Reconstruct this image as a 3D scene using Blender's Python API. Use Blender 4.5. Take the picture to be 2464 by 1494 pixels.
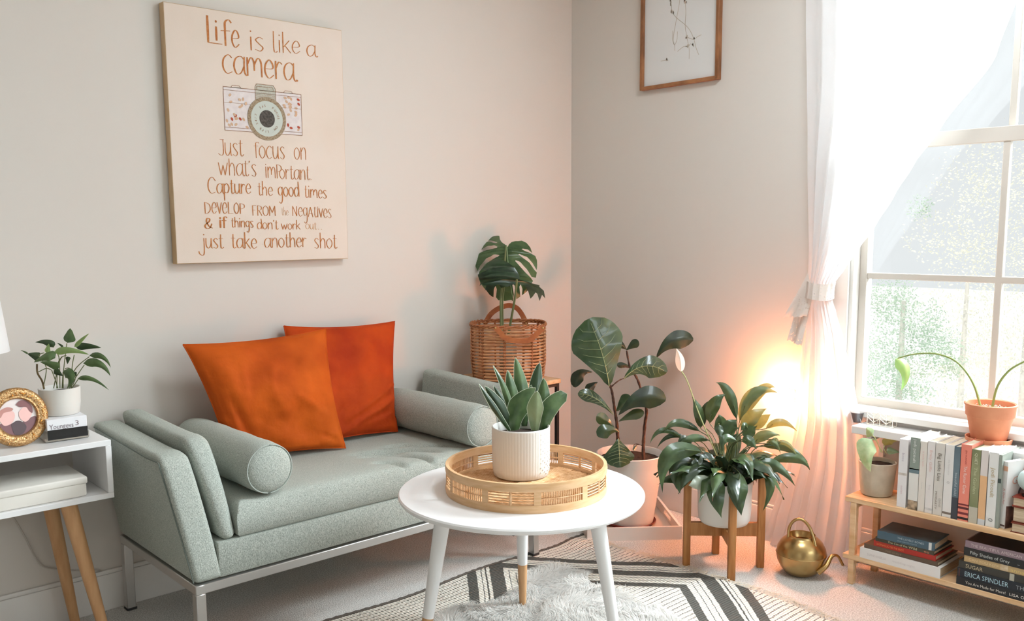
import bpy, bmesh, math, random
from math import sin, cos, pi, radians, sqrt
from mathutils import Vector, Matrix, noise
R_ = random.Random(7)
scene = bpy.context.scene
for o in list(bpy.data.objects): bpy.data.objects.remove(o)
COL = scene.collection
# ------------------------------------------------------------ camera
cam_d = bpy.data.cameras.new('camera'); cam = bpy.data.objects.new('camera', cam_d); COL.objects.link(cam)
cam_d.sensor_fit = 'HORIZONTAL'; cam_d.sensor_width = 36.0; cam_d.lens = 31.645
cam_d.shift_x = 0.01677; cam_d.shift_y = 0.03452; cam_d.clip_start = 0.05; cam_d.clip_end = 300
cam.matrix_world = Matrix([[0.7469387, 0.0912735, -0.6585984, -3.0542587], [-0.6648423, 0.0903023, -0.7415054, -2.899801], [-0.0082069, 0.9917231, 0.1281328, 1.2], [0.0, 0.0, 0.0, 1.0]])
scene.camera = cam
# ------------------------------------------------------------ colour management
vs = scene.view_settings
vs.view_transform = 'Standard'; vs.look = 'None'; vs.gamma = 1.0; vs.use_curve_mapping = False; vs.exposure = 0.05
# ------------------------------------------------------------ world: pale overcast sky
w = bpy.data.worlds.new('overcast_sky'); scene.world = w; w.use_nodes = True
bg = w.node_tree.nodes['Background']; bg.inputs[0].default_value = (0.945, 0.975, 1.0, 1); bg.inputs[1].default_value = 0.88
# ------------------------------------------------------------ sun (behind the house, lights the trees), window daylight, added unseen fill lamps
def light(name, kind, energy, color, loc, direction, **kw):
    l = bpy.data.lights.new(name, kind); l.energy = energy; l.color = color
    for k, v in kw.items(): setattr(l, k, v)
    o = bpy.data.objects.new(name, l); COL.objects.link(o); o.location = loc
    o.rotation_euler = Vector(direction).to_track_quat('-Z', 'Y').to_euler()
    return o
light('sun', 'SUN', 1.7, (1.0, 0.97, 0.92), (-3, -3, 8), (0.75, 0.25, -0.85), angle=radians(3))
light('fill_light_right', 'AREA', 50, (0.80, 0.91, 1.0), (0.35, -3.35, 1.45), (-1, 0.45, -0.12), shape='RECTANGLE', size=1.3, size_y=1.7)  # fill lamp added out of view, brightens the sofa front
light('fill_light_rear', 'AREA', 92, (0.80, 0.91, 1.0), (-0.9, -5.5, 2.8), (0.02, 1, -0.5), shape='RECTANGLE', size=2.4, size_y=1.4)  # added fill lamp behind the camera, angled down into the room
light('fill_light_side', 'AREA', 1, (0.9, 0.95, 1.0), (-4.95, -3.0, 1.5), (1, 0.1, -0.1), shape='RECTANGLE', size=1.8, size_y=1.7)  # weak fill lamp added on the unseen left side
light('window_daylight_front', 'AREA', 380, (0.83, 0.925, 1.0), (1.5, -2.75, 2.7), (-1, 0.36, -0.7), shape='RECTANGLE', size=1.0, size_y=1.2)

# ------------------------------------------------------------ materials
MATS = {}
def mat(name, col, rough=0.6, metal=0.0, noise_scale=None, col2=None, bump=0.0, bump_scale=None, sheen=0.0, trans=0.0, coat=0.0, emit=None, stretch=None, spec=0.5, detail=3):
    if name in MATS: return MATS[name]
    m = bpy.data.materials.new(name); m.use_nodes = True; nt = m.node_tree; b = nt.nodes['Principled BSDF']
    b.inputs['Base Color'].default_value = (*col, 1); b.inputs['Roughness'].default_value = rough; b.inputs['Metallic'].default_value = metal
    b.inputs['Specular IOR Level'].default_value = spec
    if sheen: b.inputs['Sheen Weight'].default_value = sheen; b.inputs['Sheen Roughness'].default_value = 0.45; b.inputs['Sheen Tint'].default_value = (*[min(1, c*1.6+0.1) for c in col], 1)
    if coat: b.inputs['Coat Weight'].default_value = coat
    if emit: b.inputs['Emission Color'].default_value = (*emit[:3], 1); b.inputs['Emission Strength'].default_value = emit[3]
    src = None
    if noise_scale or bump:
        tc = nt.nodes.new('ShaderNodeTexCoord'); mp = nt.nodes.new('ShaderNodeMapping'); nt.links.new(tc.outputs['Object'], mp.inputs['Vector'])
        if stretch: mp.inputs['Scale'].default_value = stretch
        src = mp.outputs['Vector']
    if noise_scale:
        n = nt.nodes.new('ShaderNodeTexNoise'); n.inputs['Scale'].default_value = noise_scale; n.inputs['Detail'].default_value = detail
        nt.links.new(src, n.inputs['Vector'])
        r = nt.nodes.new('ShaderNodeValToRGB'); r.color_ramp.elements[0].position = 0.32; r.color_ramp.elements[1].position = 0.68
        r.color_ramp.elements[0].color = (*col, 1); r.color_ramp.elements[1].color = (*(col2 or col), 1)
        nt.links.new(n.outputs['Fac'], r.inputs['Fac']); nt.links.new(r.outputs['Color'], b.inputs['Base Color'])
    if bump:
        n2 = nt.nodes.new('ShaderNodeTexNoise'); n2.inputs['Scale'].default_value = bump_scale or 200; n2.inputs['Detail'].default_value = 2
        nt.links.new(src, n2.inputs['Vector'])
        bp = nt.nodes.new('ShaderNodeBump'); bp.inputs['Strength'].default_value = bump; bp.inputs['Distance'].default_value = 0.002
        nt.links.new(n2.outputs['Fac'], bp.inputs['Height']); nt.links.new(bp.outputs['Normal'], b.inputs['Normal'])
    if trans:
        tr = nt.nodes.new('ShaderNodeBsdfTranslucent'); mx = nt.nodes.new('ShaderNodeMixShader'); mx.inputs[0].default_value = trans
        tr.inputs['Color'].default_value = (*[min(1, c*1.5) for c in col], 1)
        nt.links.new(b.outputs[0], mx.inputs[1]); nt.links.new(tr.outputs[0], mx.inputs[2]); nt.links.new(mx.outputs[0], nt.nodes['Material Output'].inputs[0])
    MATS[name] = m; return m
def srgb(r, g, b):
    f = lambda c: (c/255/12.92) if c/255 <= 0.04045 else ((c/255+0.055)/1.055)**2.4
    return (f(r), f(g), f(b))

# ------------------------------------------------------------ mesh builder (world coordinates)
class MB:
    def __init__(s): s.v = []; s.f = []; s.mi = []; s.cur = 0; s.nb = 0
    def add(s, vs, fs):
        b = len(s.v); s.v += [tuple(v) for v in vs]; s.f += [tuple(b+i for i in f) for f in fs]; s.mi += [s.cur]*len(fs)
    def quad(s, a, b, c, d): s.add([a, b, c, d], [(0, 1, 2, 3)])
    def box(s, x0, x1, y0, y1, z0, z1, bev=0.0, seg=2, M=None):
        e = s.nb*0.00012; s.nb += 1   # each further box of a mesh a hair larger: no coplanar faces
        x0, x1, y0, y1, z0, z1 = x0-e, x1+e, y0-e, y1+e, z0-e, z1+e
        bm = bmesh.new(); bmesh.ops.create_cube(bm, size=1)
        bmesh.ops.scale(bm, vec=(x1-x0, y1-y0, z1-z0), verts=bm.verts)
        if bev: bmesh.ops.bevel(bm, geom=bm.edges[:], offset=bev, segments=seg, profile=0.5, affect='EDGES')
        bmesh.ops.translate(bm, vec=((x0+x1)/2, (y0+y1)/2, (z0+z1)/2), verts=bm.verts)
        if M is not None: bmesh.ops.transform(bm, matrix=M, verts=bm.verts)
        s.add([v.co[:] for v in bm.verts], [[v.index for v in f.verts] for f in bm.faces] if not bm.verts.index_update() else []); bm.free()
        return s
    def grid(s, P, close=False):
        n = len(P); m = len(P[0]); fs = []
        for i in range(n-1):
            for j in range(m if close else m-1):
                k = (j+1) % m; fs.append((i*m+j, i*m+k, (i+1)*m+k, (i+1)*m+j))
        s.add([p for r in P for p in r], fs); return s
    def lathe(s, prof, c=(0, 0, 0), n=32, M=None, ex=1.0, ey=1.0):
        P = []
        for r, z in prof:
            row = [Vector((c[0]+r*ex*cos(2*pi*k/n), c[1]+r*ey*sin(2*pi*k/n), c[2]+z)) for k in range(n)]
            if M is not None: row = [M @ p for p in row]
            P.append(row)
        s.grid(P, True)
        return s
    def tube(s, pts, r, n=8, cap=True):
        pts = [Vector(p) for p in pts]; N = len(pts); rr = r if isinstance(r, (list, tuple)) else [r]*N
        P = []; ref = None
        for i, p in enumerate(pts):
            t = (pts[min(i+1, N-1)]-pts[max(i-1, 0)])
            if t.length < 1e-9: t = Vector((0, 0, 1))
            t.normalize()
            if ref is None: ref = Vector((0, 0, 1)) if abs(t.z) < 0.9 else Vector((1, 0, 0))
            a = t.cross(ref).normalized() if t.cross(ref).length > 1e-6 else t.orthogonal().normalized()
            b = t.cross(a).normalized(); ref = -b if False else ref
            P.append([p+rr[i]*(cos(2*pi*k/n)*a+sin(2*pi*k/n)*b) for k in range(n)])
        b0 = len(s.v); s.grid(P, True)
        if cap:
            s.f.append(tuple(b0+k for k in range(n))[::-1]); s.mi.append(s.cur)
            s.f.append(tuple(b0+(N-1)*n+k for k in range(n))); s.mi.append(s.cur)
        return s
    def build(s, name, mats, parent=None, smooth=True, auto=40):
        me = bpy.data.meshes.new(name); off = Vector((0, 0, 0))
        inv = None
        if parent is not None:
            inv = world_of(parent).inverted()
        vs = [inv @ Vector(v) for v in s.v] if inv is not None else s.v
        me.from_pydata([tuple(v) for v in vs], [], s.f); me.validate(); 
        if not isinstance(mats, (list, tuple)): mats = [mats]
        for m in mats: me.materials.append(m)
        if len(mats) > 1 and len(me.polygons) == len(s.mi): me.polygons.foreach_set('material_index', s.mi)
        if smooth:
            me.polygons.foreach_set('use_smooth', [True]*len(me.polygons))
            me.set_sharp_from_angle(angle=radians(auto))
        me.update()
        o = bpy.data.objects.new(name, me); COL.objects.link(o)
        if parent is not None: o.parent = parent
        return o
def world_of(o):
    m = Matrix.LocRotScale(o.location, o.rotation_euler, o.scale)
    return world_of(o.parent) @ m if o.parent else m
def tag(o, label=None, cat=None, group=None, kind=None):
    if label: o['label'] = label
    if cat: o['category'] = cat
    if group: o['group'] = group
    if kind: o['kind'] = kind
    return o
def thing(name, loc, label, cat, group=None, rz=0):
    o = bpy.data.objects.new(name, None); o.empty_display_size = 0.05; COL.objects.link(o); o.location = loc; o.rotation_euler = (0, 0, rz)
    return tag(o, label, cat, group)
def spline(pts, n=6):
    P = [Vector(p) for p in pts]
    if len(P) < 3: return P
    out = []
    for i in range(len(P)-1):
        p0 = P[max(i-1, 0)]; p1 = P[i]; p2 = P[i+1]; p3 = P[min(i+2, len(P)-1)]
        for k in range(n):
            t = k/n
            out.append(0.5*((2*p1)+(-p0+p2)*t+(2*p0-5*p1+4*p2-p3)*t*t+(-p0+3*p1-3*p2+p3)*t**3))
    out.append(P[-1]); return out
def frame_box(mb, c, u, v, n, lu, lv, ln):
    """box centred at c with half-sizes lu, lv, ln along unit axes u, v, n"""
    c = Vector(c); u = Vector(u)*lu; v = Vector(v)*lv; n = Vector(n)*ln
    P = [c+a*u+b*v+d*n for a in (-1, 1) for b in (-1, 1) for d in (-1, 1)]
    mb.add(P, [(0, 1, 3, 2), (4, 6, 7, 5), (0, 4, 5, 1), (2, 3, 7, 6), (0, 2, 6, 4), (1, 5, 7, 3)])
S0 = lambda x: max(0.0, sin(x))
SH = {
 'oval': lambda t: S0(pi*t**0.8)**0.8,
 'heart': lambda t: (min(1, (t/0.22))**0.5)*max(0, 1-t)**0.75*1.12,
 'fiddle': lambda t: max(0.30*S0(pi*min(1, t*1.6))**0.6, min(1, max(0, t-0.04)/0.60)**0.85*(sqrt(max(0, 1-((t-0.64)/0.365)**2)) if t > 0.64 else 1)),
 'lance': lambda t: S0(pi*t**0.78)**0.8*(1-t**6)**0.5*(1.06-.2*t),
 'strap': lambda t: (0.42+0.58*min(1, t/0.5)**0.8)*min(1, (1-t)/0.42)**0.6,
 'blunt': lambda t: (0.62+0.38*S0(pi*t))*min(1, ((1-t)/0.06))**0.5,
}
ROOMDIR = Vector((-0.62, -0.66, 0.28)).normalized()
def leaf(mb, B, M, T, w, shape='oval', N=None, fold=0.18, wave=0.0, nu=10, nv=4, twist=0.0, thick=0.0):
    B, M, T = Vector(B), Vector(M), Vector(T); N = Vector(N) if N is not None else ROOMDIR
    rows = []; f = SH[shape]; ph = R_.random()*6
    for i in range(nu+1):
        t = i/nu; p = (1-t)**2*B+2*t*(1-t)*M+t*t*T
        tg = (2*(1-t)*(M-B)+2*t*(T-M)); tg = tg.normalized() if tg.length > 1e-9 else (T-B).normalized()
        s = tg.cross(N); s = s.normalized() if s.length > 1e-4 else tg.orthogonal().normalized()
        nn = s.cross(tg).normalized()
        if twist:
            q = Matrix.Rotation(twist*t, 3, tg); s = q @ s; nn = q @ nn
        hw = max(0.002*w, 0.5*w*f(min(1.0, max(0.0, t))))
        row = []
        for j in range(nv+1):
            a = (j/nv)*2-1
            off = nn*(-abs(a)*fold*hw*2+wave*w*sin(ph+t*15)*abs(a)*0.5*(1 if a > 0 else -1))
            row.append(p+s*(a*hw)+off)
        rows.append(row)
    mb.grid(rows)
def text_mesh(txt, org, xd, yd, size, m, parent, width=None, name='lettering', align='LEFT', shear=0.0, extr=0.0002, squeeze=1.0, offset=0.0):
    cu = bpy.data.curves.new(name, 'FONT'); cu.body = txt; cu.size = size; cu.align_x = align; cu.shear = shear; cu.resolution_u = 2; cu.fill_mode = 'FRONT'; cu.offset = offset
    o = bpy.data.objects.new('tmp', cu); COL.objects.link(o)
    dg = bpy.context.evaluated_depsgraph_get(); me = bpy.data.meshes.new_from_object(o.evaluated_get(dg)); bpy.data.objects.remove(o)
    xd = Vector(xd).normalized(); yd = Vector(yd).normalized(); n = xd.cross(yd)
    mx = max([v.co.x for v in me.vertices] or [1]); mn = min([v.co.x for v in me.vertices] or [0])
    k = min(1.3, width/(mx-mn)) if width else squeeze
    inv = world_of(parent).inverted() if parent else Matrix()
    for v in me.vertices:
        v.co = inv @ (Vector(org)+xd*((v.co.x-(mn if width else 0))*k)+yd*v.co.y+n*extr)
    me.materials.clear(); me.materials.append(m); me.name = name
    t = bpy.data.objects.new(name, me); COL.objects.link(t)
    if parent: t.parent = parent
    return t

# ------------------------------------------------------------ common materials
def wall_mat():
    m = bpy.data.materials.new('painted_wall'); m.use_nodes = True; nt = m.node_tree; b = nt.nodes['Principled BSDF']
    b.inputs['Base Color'].default_value = (*srgb(218, 211, 202), 1); b.inputs['Roughness'].default_value = 0.85
    tc = nt.nodes.new('ShaderNodeTexCoord'); n = nt.nodes.new('ShaderNodeTexNoise'); n.inputs['Scale'].default_value = 160; n.inputs['Detail'].default_value = 3
    bp = nt.nodes.new('ShaderNodeBump'); bp.inputs['Strength'].default_value = 0.12; bp.inputs['Distance'].default_value = 0.001
    nt.links.new(tc.outputs['Object'], n.inputs['Vector']); nt.links.new(n.outputs['Fac'], bp.inputs['Height']); nt.links.new(bp.outputs['Normal'], b.inputs['Normal'])
    return m
WALL = wall_mat()
TRIM = mat('trim_white', srgb(232, 228, 222), 0.5); SASH = mat('sash_backlit', srgb(206, 197, 186), 0.5)  # sash white is darkened: its backlit shade is put into the colour
WHITE = mat('white_lacquer', srgb(240, 238, 236), 0.35, bump=0.02, bump_scale=60)
CARPET = mat('carpet', srgb(172, 167, 159), 0.95, noise_scale=230, col2=srgb(234, 230, 224), bump=1.0, bump_scale=260, detail=6)
PINE = mat('pine_wood', srgb(214, 170, 122), 0.55, noise_scale=9, col2=srgb(236, 200, 158), stretch=(6, 0.7, 6), bump=0.05, bump_scale=40)
OAK = mat('warm_wood', srgb(168, 108, 55), 0.5, noise_scale=14, col2=srgb(200, 140, 82), stretch=(5, 5, 0.6), bump=0.05, bump_scale=60)
LEGWOOD = mat('leg_wood', srgb(200, 150, 102), 0.5, noise_scale=10, col2=srgb(216, 168, 120), stretch=(6, 6, 0.7))
SOIL = mat('soil', srgb(38, 28, 22), 1.0, noise_scale=90, col2=srgb(70, 52, 40), bump=1.0, bump_scale=80)

# ============================================================ THE SETTING
cl_ = thing('ceiling_fill', (-.95, -1.75, 2.44), 'flush round white fill lamp added to the ceiling', 'lamp')  # unseen lamp added to brighten tabletop and floor from above
mb = MB(); mb.lathe([(.0001, .06), (.30, .06), (.30, .03), (.285, .025), (.0001, .04)], (-.95, -1.75, 2.44), 48); mb.build('housing', TRIM, cl_)
mb = MB(); mb.lathe([(.0001, .0), (.15, .004), (.25, .016), (.284, .03), (.0001, .035)], (-.95, -1.75, 2.44), 48); mb.build('diffuser', mat('fill_diffuser', (.9, .9, .9), .5, emit=(0.83, 0.925, 1.0, 29)), cl_)
FX0, FY0, CZ = -4.8, -4.8, 2.5
def struct(name, mb, m, smooth=False):
    o = mb.build(name, m, smooth=smooth); o['kind'] = 'structure'; return o
mb = MB(); mb.box(FX0-.1, 0.15, FY0-.1, 0.15, -0.12, 0.0); struct('floor', mb, CARPET)
mb = MB(); mb.box(FX0-.1, 0.15, FY0-.1, 0.15, CZ, CZ+0.12); struct('ceiling', mb, mat('ceiling_paint', srgb(236, 233, 228), 0.9))
mb = MB(); mb.box(FX0-.1, 0.15, 0.0, 0.15, 0.0, CZ); struct('wall_left', mb, WALL)
def wall_holes(name, axis, c0, c1, a0, a1, holes, m=None):
    mb = MB(); xs = sorted({a0, a1, *[h[0] for h in holes], *[h[1] for h in holes]})
    for i in range(len(xs)-1):
        l, r = xs[i], xs[i+1]; hs = [h for h in holes if h[0] <= l and h[1] >= r]
        spans = [(0, CZ)] if not hs else [(0, hs[0][2]), (hs[0][3], CZ)]
        for z0, z1 in spans:
            if axis == 'y': mb.box(c0, c1, l, r, z0, z1)
            else: mb.box(l, r, c0, c1, z0, z1)
    struct(name, mb, m or WALL)
WY0, WY1, WZ0, WZ1 = -2.292, -1.352, 0.552, 2.36
wall_holes('wall_right', 'y', 0.0, 0.15, FY0-.1, 0.0, [(WY0, WY1, WZ0, WZ1), (-4.0, -2.7, 0.6, 2.3)])
wall_holes('wall_rear', 'x', FY0-.1, FY0, FX0, 0.0, [(-2.3, -.3, 0.65, 2.35)])
wall_holes('wall_side', 'y', FX0-.1, FX0, FY0, 0.0, [(-3.9, -2.1, 0.65, 2.35)], mat('bounce_cut_brown', srgb(112, 102, 92), .85))  # unseen wall, darkened to cut bounce light on the sofa's sides
mb = MB(); mb.box(FX0, 0.0, -0.014, 0.0, 0.0, 0.118, bev=0.003); mb.box(FX0, 0.0, -0.010, 0.0, 0.118, 0.131, bev=0.003); struct('baseboard_left', mb, TRIM, True)
mb = MB(); mb.box(-0.014, 0.0, FY0, -0.014, 0.0, 0.118, bev=0.003); mb.box(-0.010, 0.0, FY0, -0.010, 0.118, 0.131, bev=0.003); struct('baseboard_right', mb, TRIM, True)

# window_1: double-hung sash with muntins
GLASS = bpy.data.materials.new('window_glass'); GLASS.use_nodes = True
_nt = GLASS.node_tree; _nt.nodes.remove(_nt.nodes['Principled BSDF'])
_t = _nt.nodes.new('ShaderNodeBsdfTransparent'); _t.inputs[0].default_value = (0.985, 0.995, 0.99, 1); _g = _nt.nodes.new('ShaderNodeBsdfGlossy'); _g.inputs['Roughness'].default_value = 0.02
_m = _nt.nodes.new('ShaderNodeMixShader'); _m.inputs[0].default_value = 0.04
_nt.links.new(_t.outputs[0], _m.inputs[1]); _nt.links.new(_g.outputs[0], _m.inputs[2]); _nt.links.new(_m.outputs[0], _nt.nodes['Material Output'].inputs[0])
def window(name, axis, plane, sgn, a0, a1, z0, z1, nx=2, mid=None, rows=2):
    """window unit in a wall; plane = inner wall face, sgn = outward direction"""
    root = bpy.data.objects.new(name, None); COL.objects.link(root); root['kind'] = 'structure'
    root.location = ((plane, (a0+a1)/2, z0) if axis == 'y' else ((a0+a1)/2, plane, z0))
    def bx(mb, d0, d1, l, r, b, t, bev=0.002):
        x0, x1 = sorted((plane+sgn*d0, plane+sgn*d1))
        if axis == 'y': mb.box(x0, x1, l, r, b, t, bev=bev, seg=1)
        else: mb.box(l, r, x0, x1, b, t, bev=bev, seg=1)
    j = MB()
    bx(j, 0.0, 0.14, a0, a0+0.014, z0, z1); bx(j, 0.0, 0.14, a1-0.014, a1, z0, z1); bx(j, 0.0, 0.14, a0, a1, z1-0.014, z1); bx(j, 0.0, 0.14, a0, a1, z0, z0+0.014)
    j.build('jamb', TRIM, root)
    c = MB(); bx(c, -0.014, 0, a0-0.07, a0+0.002, z0-0.02, z1+0.07); bx(c, -0.014, 0, a1-0.002, a1+0.07, z0-0.02, z1+0.07); bx(c, -0.014, 0, a0-0.07, a1+0.07, z1, z1+0.08)
    bx(c, -0.019, 0, a1+0.058, a1+0.075, z0-0.02, z1+0.08); bx(c, -0.019, 0, a0-0.075, a0-0.058, z0-0.02, z1+0.08)
    c.build('casing', TRIM, root)
    s = MB(); bx(s, -0.05, 0.05, a0-0.085, a1+0.085, z0-0.012, z0+0.010); s.build('sill', TRIM, root)
    s = MB(); bx(s, -0.012, 0, a0-0.075, a1+0.075, z0-0.075, z0-0.012); s.build('apron', TRIM, root)
    mid = mid or (z0+z1)/2
    for k, (b, t, d) in enumerate(((z0+0.012, mid+0.022, 0.045), (mid-0.012, z1-0.012, 0.078))):
        fr = MB(); l, r = a0+0.014, a1-0.014; st = 0.026
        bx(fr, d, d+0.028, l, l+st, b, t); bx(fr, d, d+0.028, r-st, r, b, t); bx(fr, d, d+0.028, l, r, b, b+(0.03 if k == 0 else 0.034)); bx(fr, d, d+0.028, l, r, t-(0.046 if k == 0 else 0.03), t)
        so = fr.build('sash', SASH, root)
        mu = MB()
        for q in range(1, nx):
            cc = l+(r-l)*q/nx; bx(mu, d+0.004, d+0.024, cc-0.0105, cc+0.0105, b+0.03, t-0.03)
        for q in range(1, rows):
            cc = b+0.03+(t-0.046-b-0.03)*q/rows+0.0; bx(mu, d+0.004, d+0.024, l+st, r-st, cc-0.0105, cc+0.0105)
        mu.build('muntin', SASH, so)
        g = MB(); bx(g, d+0.012, d+0.015, l+st, r-st, b+0.03, t-0.03, 0); g.build('pane', GLASS, so)
    return root
window('window_1', 'y', 0.0, 1, WY0, WY1, WZ0, WZ1, mid=1.485)
window('unseen_window_2', 'y', 0.0, 1, -4.0, -2.7, 0.6, 2.3)  # unseen window added as opening for the right fill lamp
window('unseen_window_3', 'x', FY0, -1, -2.3, -.3, 0.65, 2.35, nx=4)  # added behind the camera to let the rear fill lamp in
window('unseen_window_4', 'y', FX0, -1, -3.9, -2.1, 0.65, 2.35, nx=3)  # added out of view for the side fill lamp
# ============================================================ SOFA
SOFA = mat('sage_fabric', srgb(132, 138, 129), 0.9, noise_scale=620, col2=srgb(196, 201, 191), bump=0.5, bump_scale=420, sheen=0.25, detail=4, stretch=(1, 1, 0.45))
METAL = mat('brushed_silver', srgb(205, 203, 200), 0.32, 0.85, bump=0.05, bump_scale=300)
SX0, SX1, SY0, SY1 = -2.113, -0.812, -0.612, -0.035
sofa = thing('sofa', (-1.46, -0.32, 0), 'backless sage green fabric sofa on silver metal legs under the canvas', 'sofa')
mb = MB(); zt = 0.246; t_ = 0.026
for y in (SY0, SY1-t_): mb.box(SX0, SX1, y, y+t_, zt-t_, zt, bev=0.002, seg=1)
for x in (SX0, SX1-t_): mb.box(x, x+t_, SY0, SY1, zt-t_, zt, bev=0.002, seg=1)
for x in (-1.7, -1.25): mb.box(x, x+t_, SY0+.02, SY1-.02, zt-t_+.004, zt-.002)
mb.build('frame', METAL, sofa)
for x in (SX0, SX1-0.028):
    for y in (SY0, SY1-0.028):
        z0 = 0.009 if (x > -1 and y < -.5) else 0.0   # the front right foot stands on the rug's edge
        mb = MB(); mb.box(x, x+0.028, y, y+0.028, z0+0.006, zt-t_, bev=0.002, seg=1); L = mb.build('leg', METAL, sofa)
        mb = MB(); mb.box(x-.002, x+0.030, y-.002, y+0.030, z0, z0+0.008, bev=0.002, seg=1); mb.build('foot_pad', mat('dark_rubber', (0.02, 0.02, 0.02), 0.7), L)
mb = MB(); mb.box(SX0+0.07, SX1-0.07, SY0+0.004, SY1, 0.250, 0.352, bev=0.008); mb.build('base', SOFA, sofa)
def slab(mb, xb0, xb1, zb, xt0, xt1, ztf, ztb, y0, y1, fs, r=0.022, n=7, ns=12):
    """upholstered side slab: parallelogram section leaning outward, rounded top and front; fs = how far the front leans back at the top"""
    rows = []
    H = ztb-zb
    # outline in (y,z) of the side profile, going round
    prof = [(y1, zb), (y0, zb)]
    cr = 0.06
    yt = y0+fs
    for k in range(ns+1):
        a = k/ns
        # front edge up to rounded corner
        if k == 0: pass
    pts = [(y0, zb), (y0+fs*0.25, zb+H*0.3), (y0+fs*0.6, zb+H*0.65), (y0+fs*0.9, ztf-cr*0.8), (y0+fs+cr*0.3, ztf-cr*0.2), (y0+fs+cr, ztf+0.002), (y0+fs+cr*2.5, ztf+(ztb-ztf)*0.25), (y1, ztb)]
    top = spline([Vector((p[0], 0, p[1])) for p in pts], 4)
    def xs(z):
        f = (z-zb)/(H); return xb0+(xt0-xb0)*f, xb1+(xt1-xb1)*f
    cen = Vector(((y0+y1)/2+0.06, 0, zb+H*0.4))
    for p in top:
        x0, x1 = xs(p.z); hw = (x1-x0)/2; xc = (x0+x1)/2; row = []
        for j in range(n+1):
            a = -1+2*j/n
            inset = r*(1-sqrt(max(0, 1-max(0, (abs(a)*hw-(hw-r))/r)**2))) if abs(a)*hw > hw-r else 0
            d = (cen-p); d.normalize()
            q = p+d*inset
            row.append((xc+a*hw, q.x, q.z))
        # side skirts down to interior centre line to close the faces
        row = [(row[0][0], cen.x, min(row[0][2], cen.z))]+row+[(row[-1][0], cen.x, min(row[-1][2], cen.z))]
        rows.append(row)
    mb.grid(rows)
    x0, x1 = xs(zb)
    # lower closing faces (bottom, sides beneath centre)
    xa, xb = xs(cen.z)
    mb.add([(x0, y0, zb), (x0, y1, zb), (xa, cen.x, cen.z)], [(0, 1, 2)])
    mb.add([(x1, y0, zb), (x1, y1, zb), (xb, cen.x, cen.z)], [(2, 1, 0)])
    xt = xs(ztb)
    mb.add([(x0, y1, zb), (x1, y1, zb), (xt[1], y1, ztb-r), (xt[0], y1, ztb-r), (xa, cen.x, cen.z), (xb, cen.x, cen.z)], [(0, 1, 2, 3), (0, 3, 4), (1, 5, 2)])
    mb.add([(x0, y0, zb), (x1, y0, zb), (x1, y1, zb), (x0, y1, zb)], [(0, 3, 2, 1)])
def sofa_slab(name, xb0, xb1, zb, xt0, xt1, zf, ztb, y0, fs, rr):
    bm = bmesh.new()
    H = ztb-zb
    pts = [(y0, zb), (y0+fs*0.30, zb+H*0.45), (y0+fs*0.9, zf-0.02), (y0+fs+0.035, zf+0.008), (y0+fs+0.13, zf+(ztb-zf)*0.35), (SY1, ztb), (SY1, zb)]
    top = [(p.x, p.z) for p in spline([Vector((p[0], 0, p[1])) for p in pts[:-1]], 3)]+[pts[-1]]
    def X(z, a, b): return a+(b-a)*(z-zb)/H
    A = [bm.verts.new((X(z, xb0, xt0), y, z)) for y, z in top]; B = [bm.verts.new((X(z, xb1, xt1), y, z)) for y, z in top]
    n = len(top); bm.faces.new(A[::-1]); bm.faces.new(B)
    rim = []
    for i in range(n):
        j = (i+1) % n; bm.faces.new((A[i], A[j], B[j], B[i]))
    bm.normal_update(); bmesh.ops.recalc_face_normals(bm, faces=bm.faces[:])
    ed = [e for e in bm.edges if len(e.link_faces) == 2 and e.calc_face_angle(0) > 0.9]
    bmesh.ops.bevel(bm, geom=ed, offset=rr, segments=4, profile=0.5, affect='EDGES')
    bm.verts.index_update(); mb = MB(); mb.add([v.co[:] for v in bm.verts], [[v.index for v in f.verts] for f in bm.faces]); bm.free()
    return mb
def mirror(mb, cx):
    mb.v = [(2*cx-v[0], v[1], v[2]) for v in mb.v]; mb.f = [f[::-1] for f in mb.f]; return mb
SCX = (SX0+SX1)/2
for mir in (0, 1):
    a = sofa_slab('armrest', SX0+0.0, SX0+0.082, 0.250, SX0-0.064, SX0+0.018, 0.598, 0.622, SY0, 0.05, 0.016)
    if mir: mirror(a, SCX)
    ao = a.build('armrest', SOFA, sofa, auto=60)
    # seam piping along the outer front edge
    pp = []
    for k in range(12):
        t = k/11; z = 0.255+t*0.335; x = SX0-0.064*(z-0.25)/0.372-0.0015; y = SY0+0.008+0.05*(t**1.2)
        pp.append((x, y, z))
    for k in range(1, 10):
        t = k/9; pp.append((SX0-0.064-0.002+0.001*t, SY0+0.075+t*(SY1-SY0-0.10), 0.590+0.020*t))
    if mir: pp = [(2*SCX-p[0], p[1], p[2]) for p in pp]
    s = MB(); s.tube(pp, 0.0017, 6); s.build('seam', mat('seam_fabric', srgb(104, 112, 104), 0.9), ao)
    b = sofa_slab('arm_pad', SX0+0.084, SX0+0.128, 0.352, SX0+0.022, SX0+0.092, 0.628, 0.648, SY0+0.002, 0.075, 0.020)
    if mir: mirror(b, SCX)
    b.build('arm_pad', SOFA, sofa, auto=60)
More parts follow.
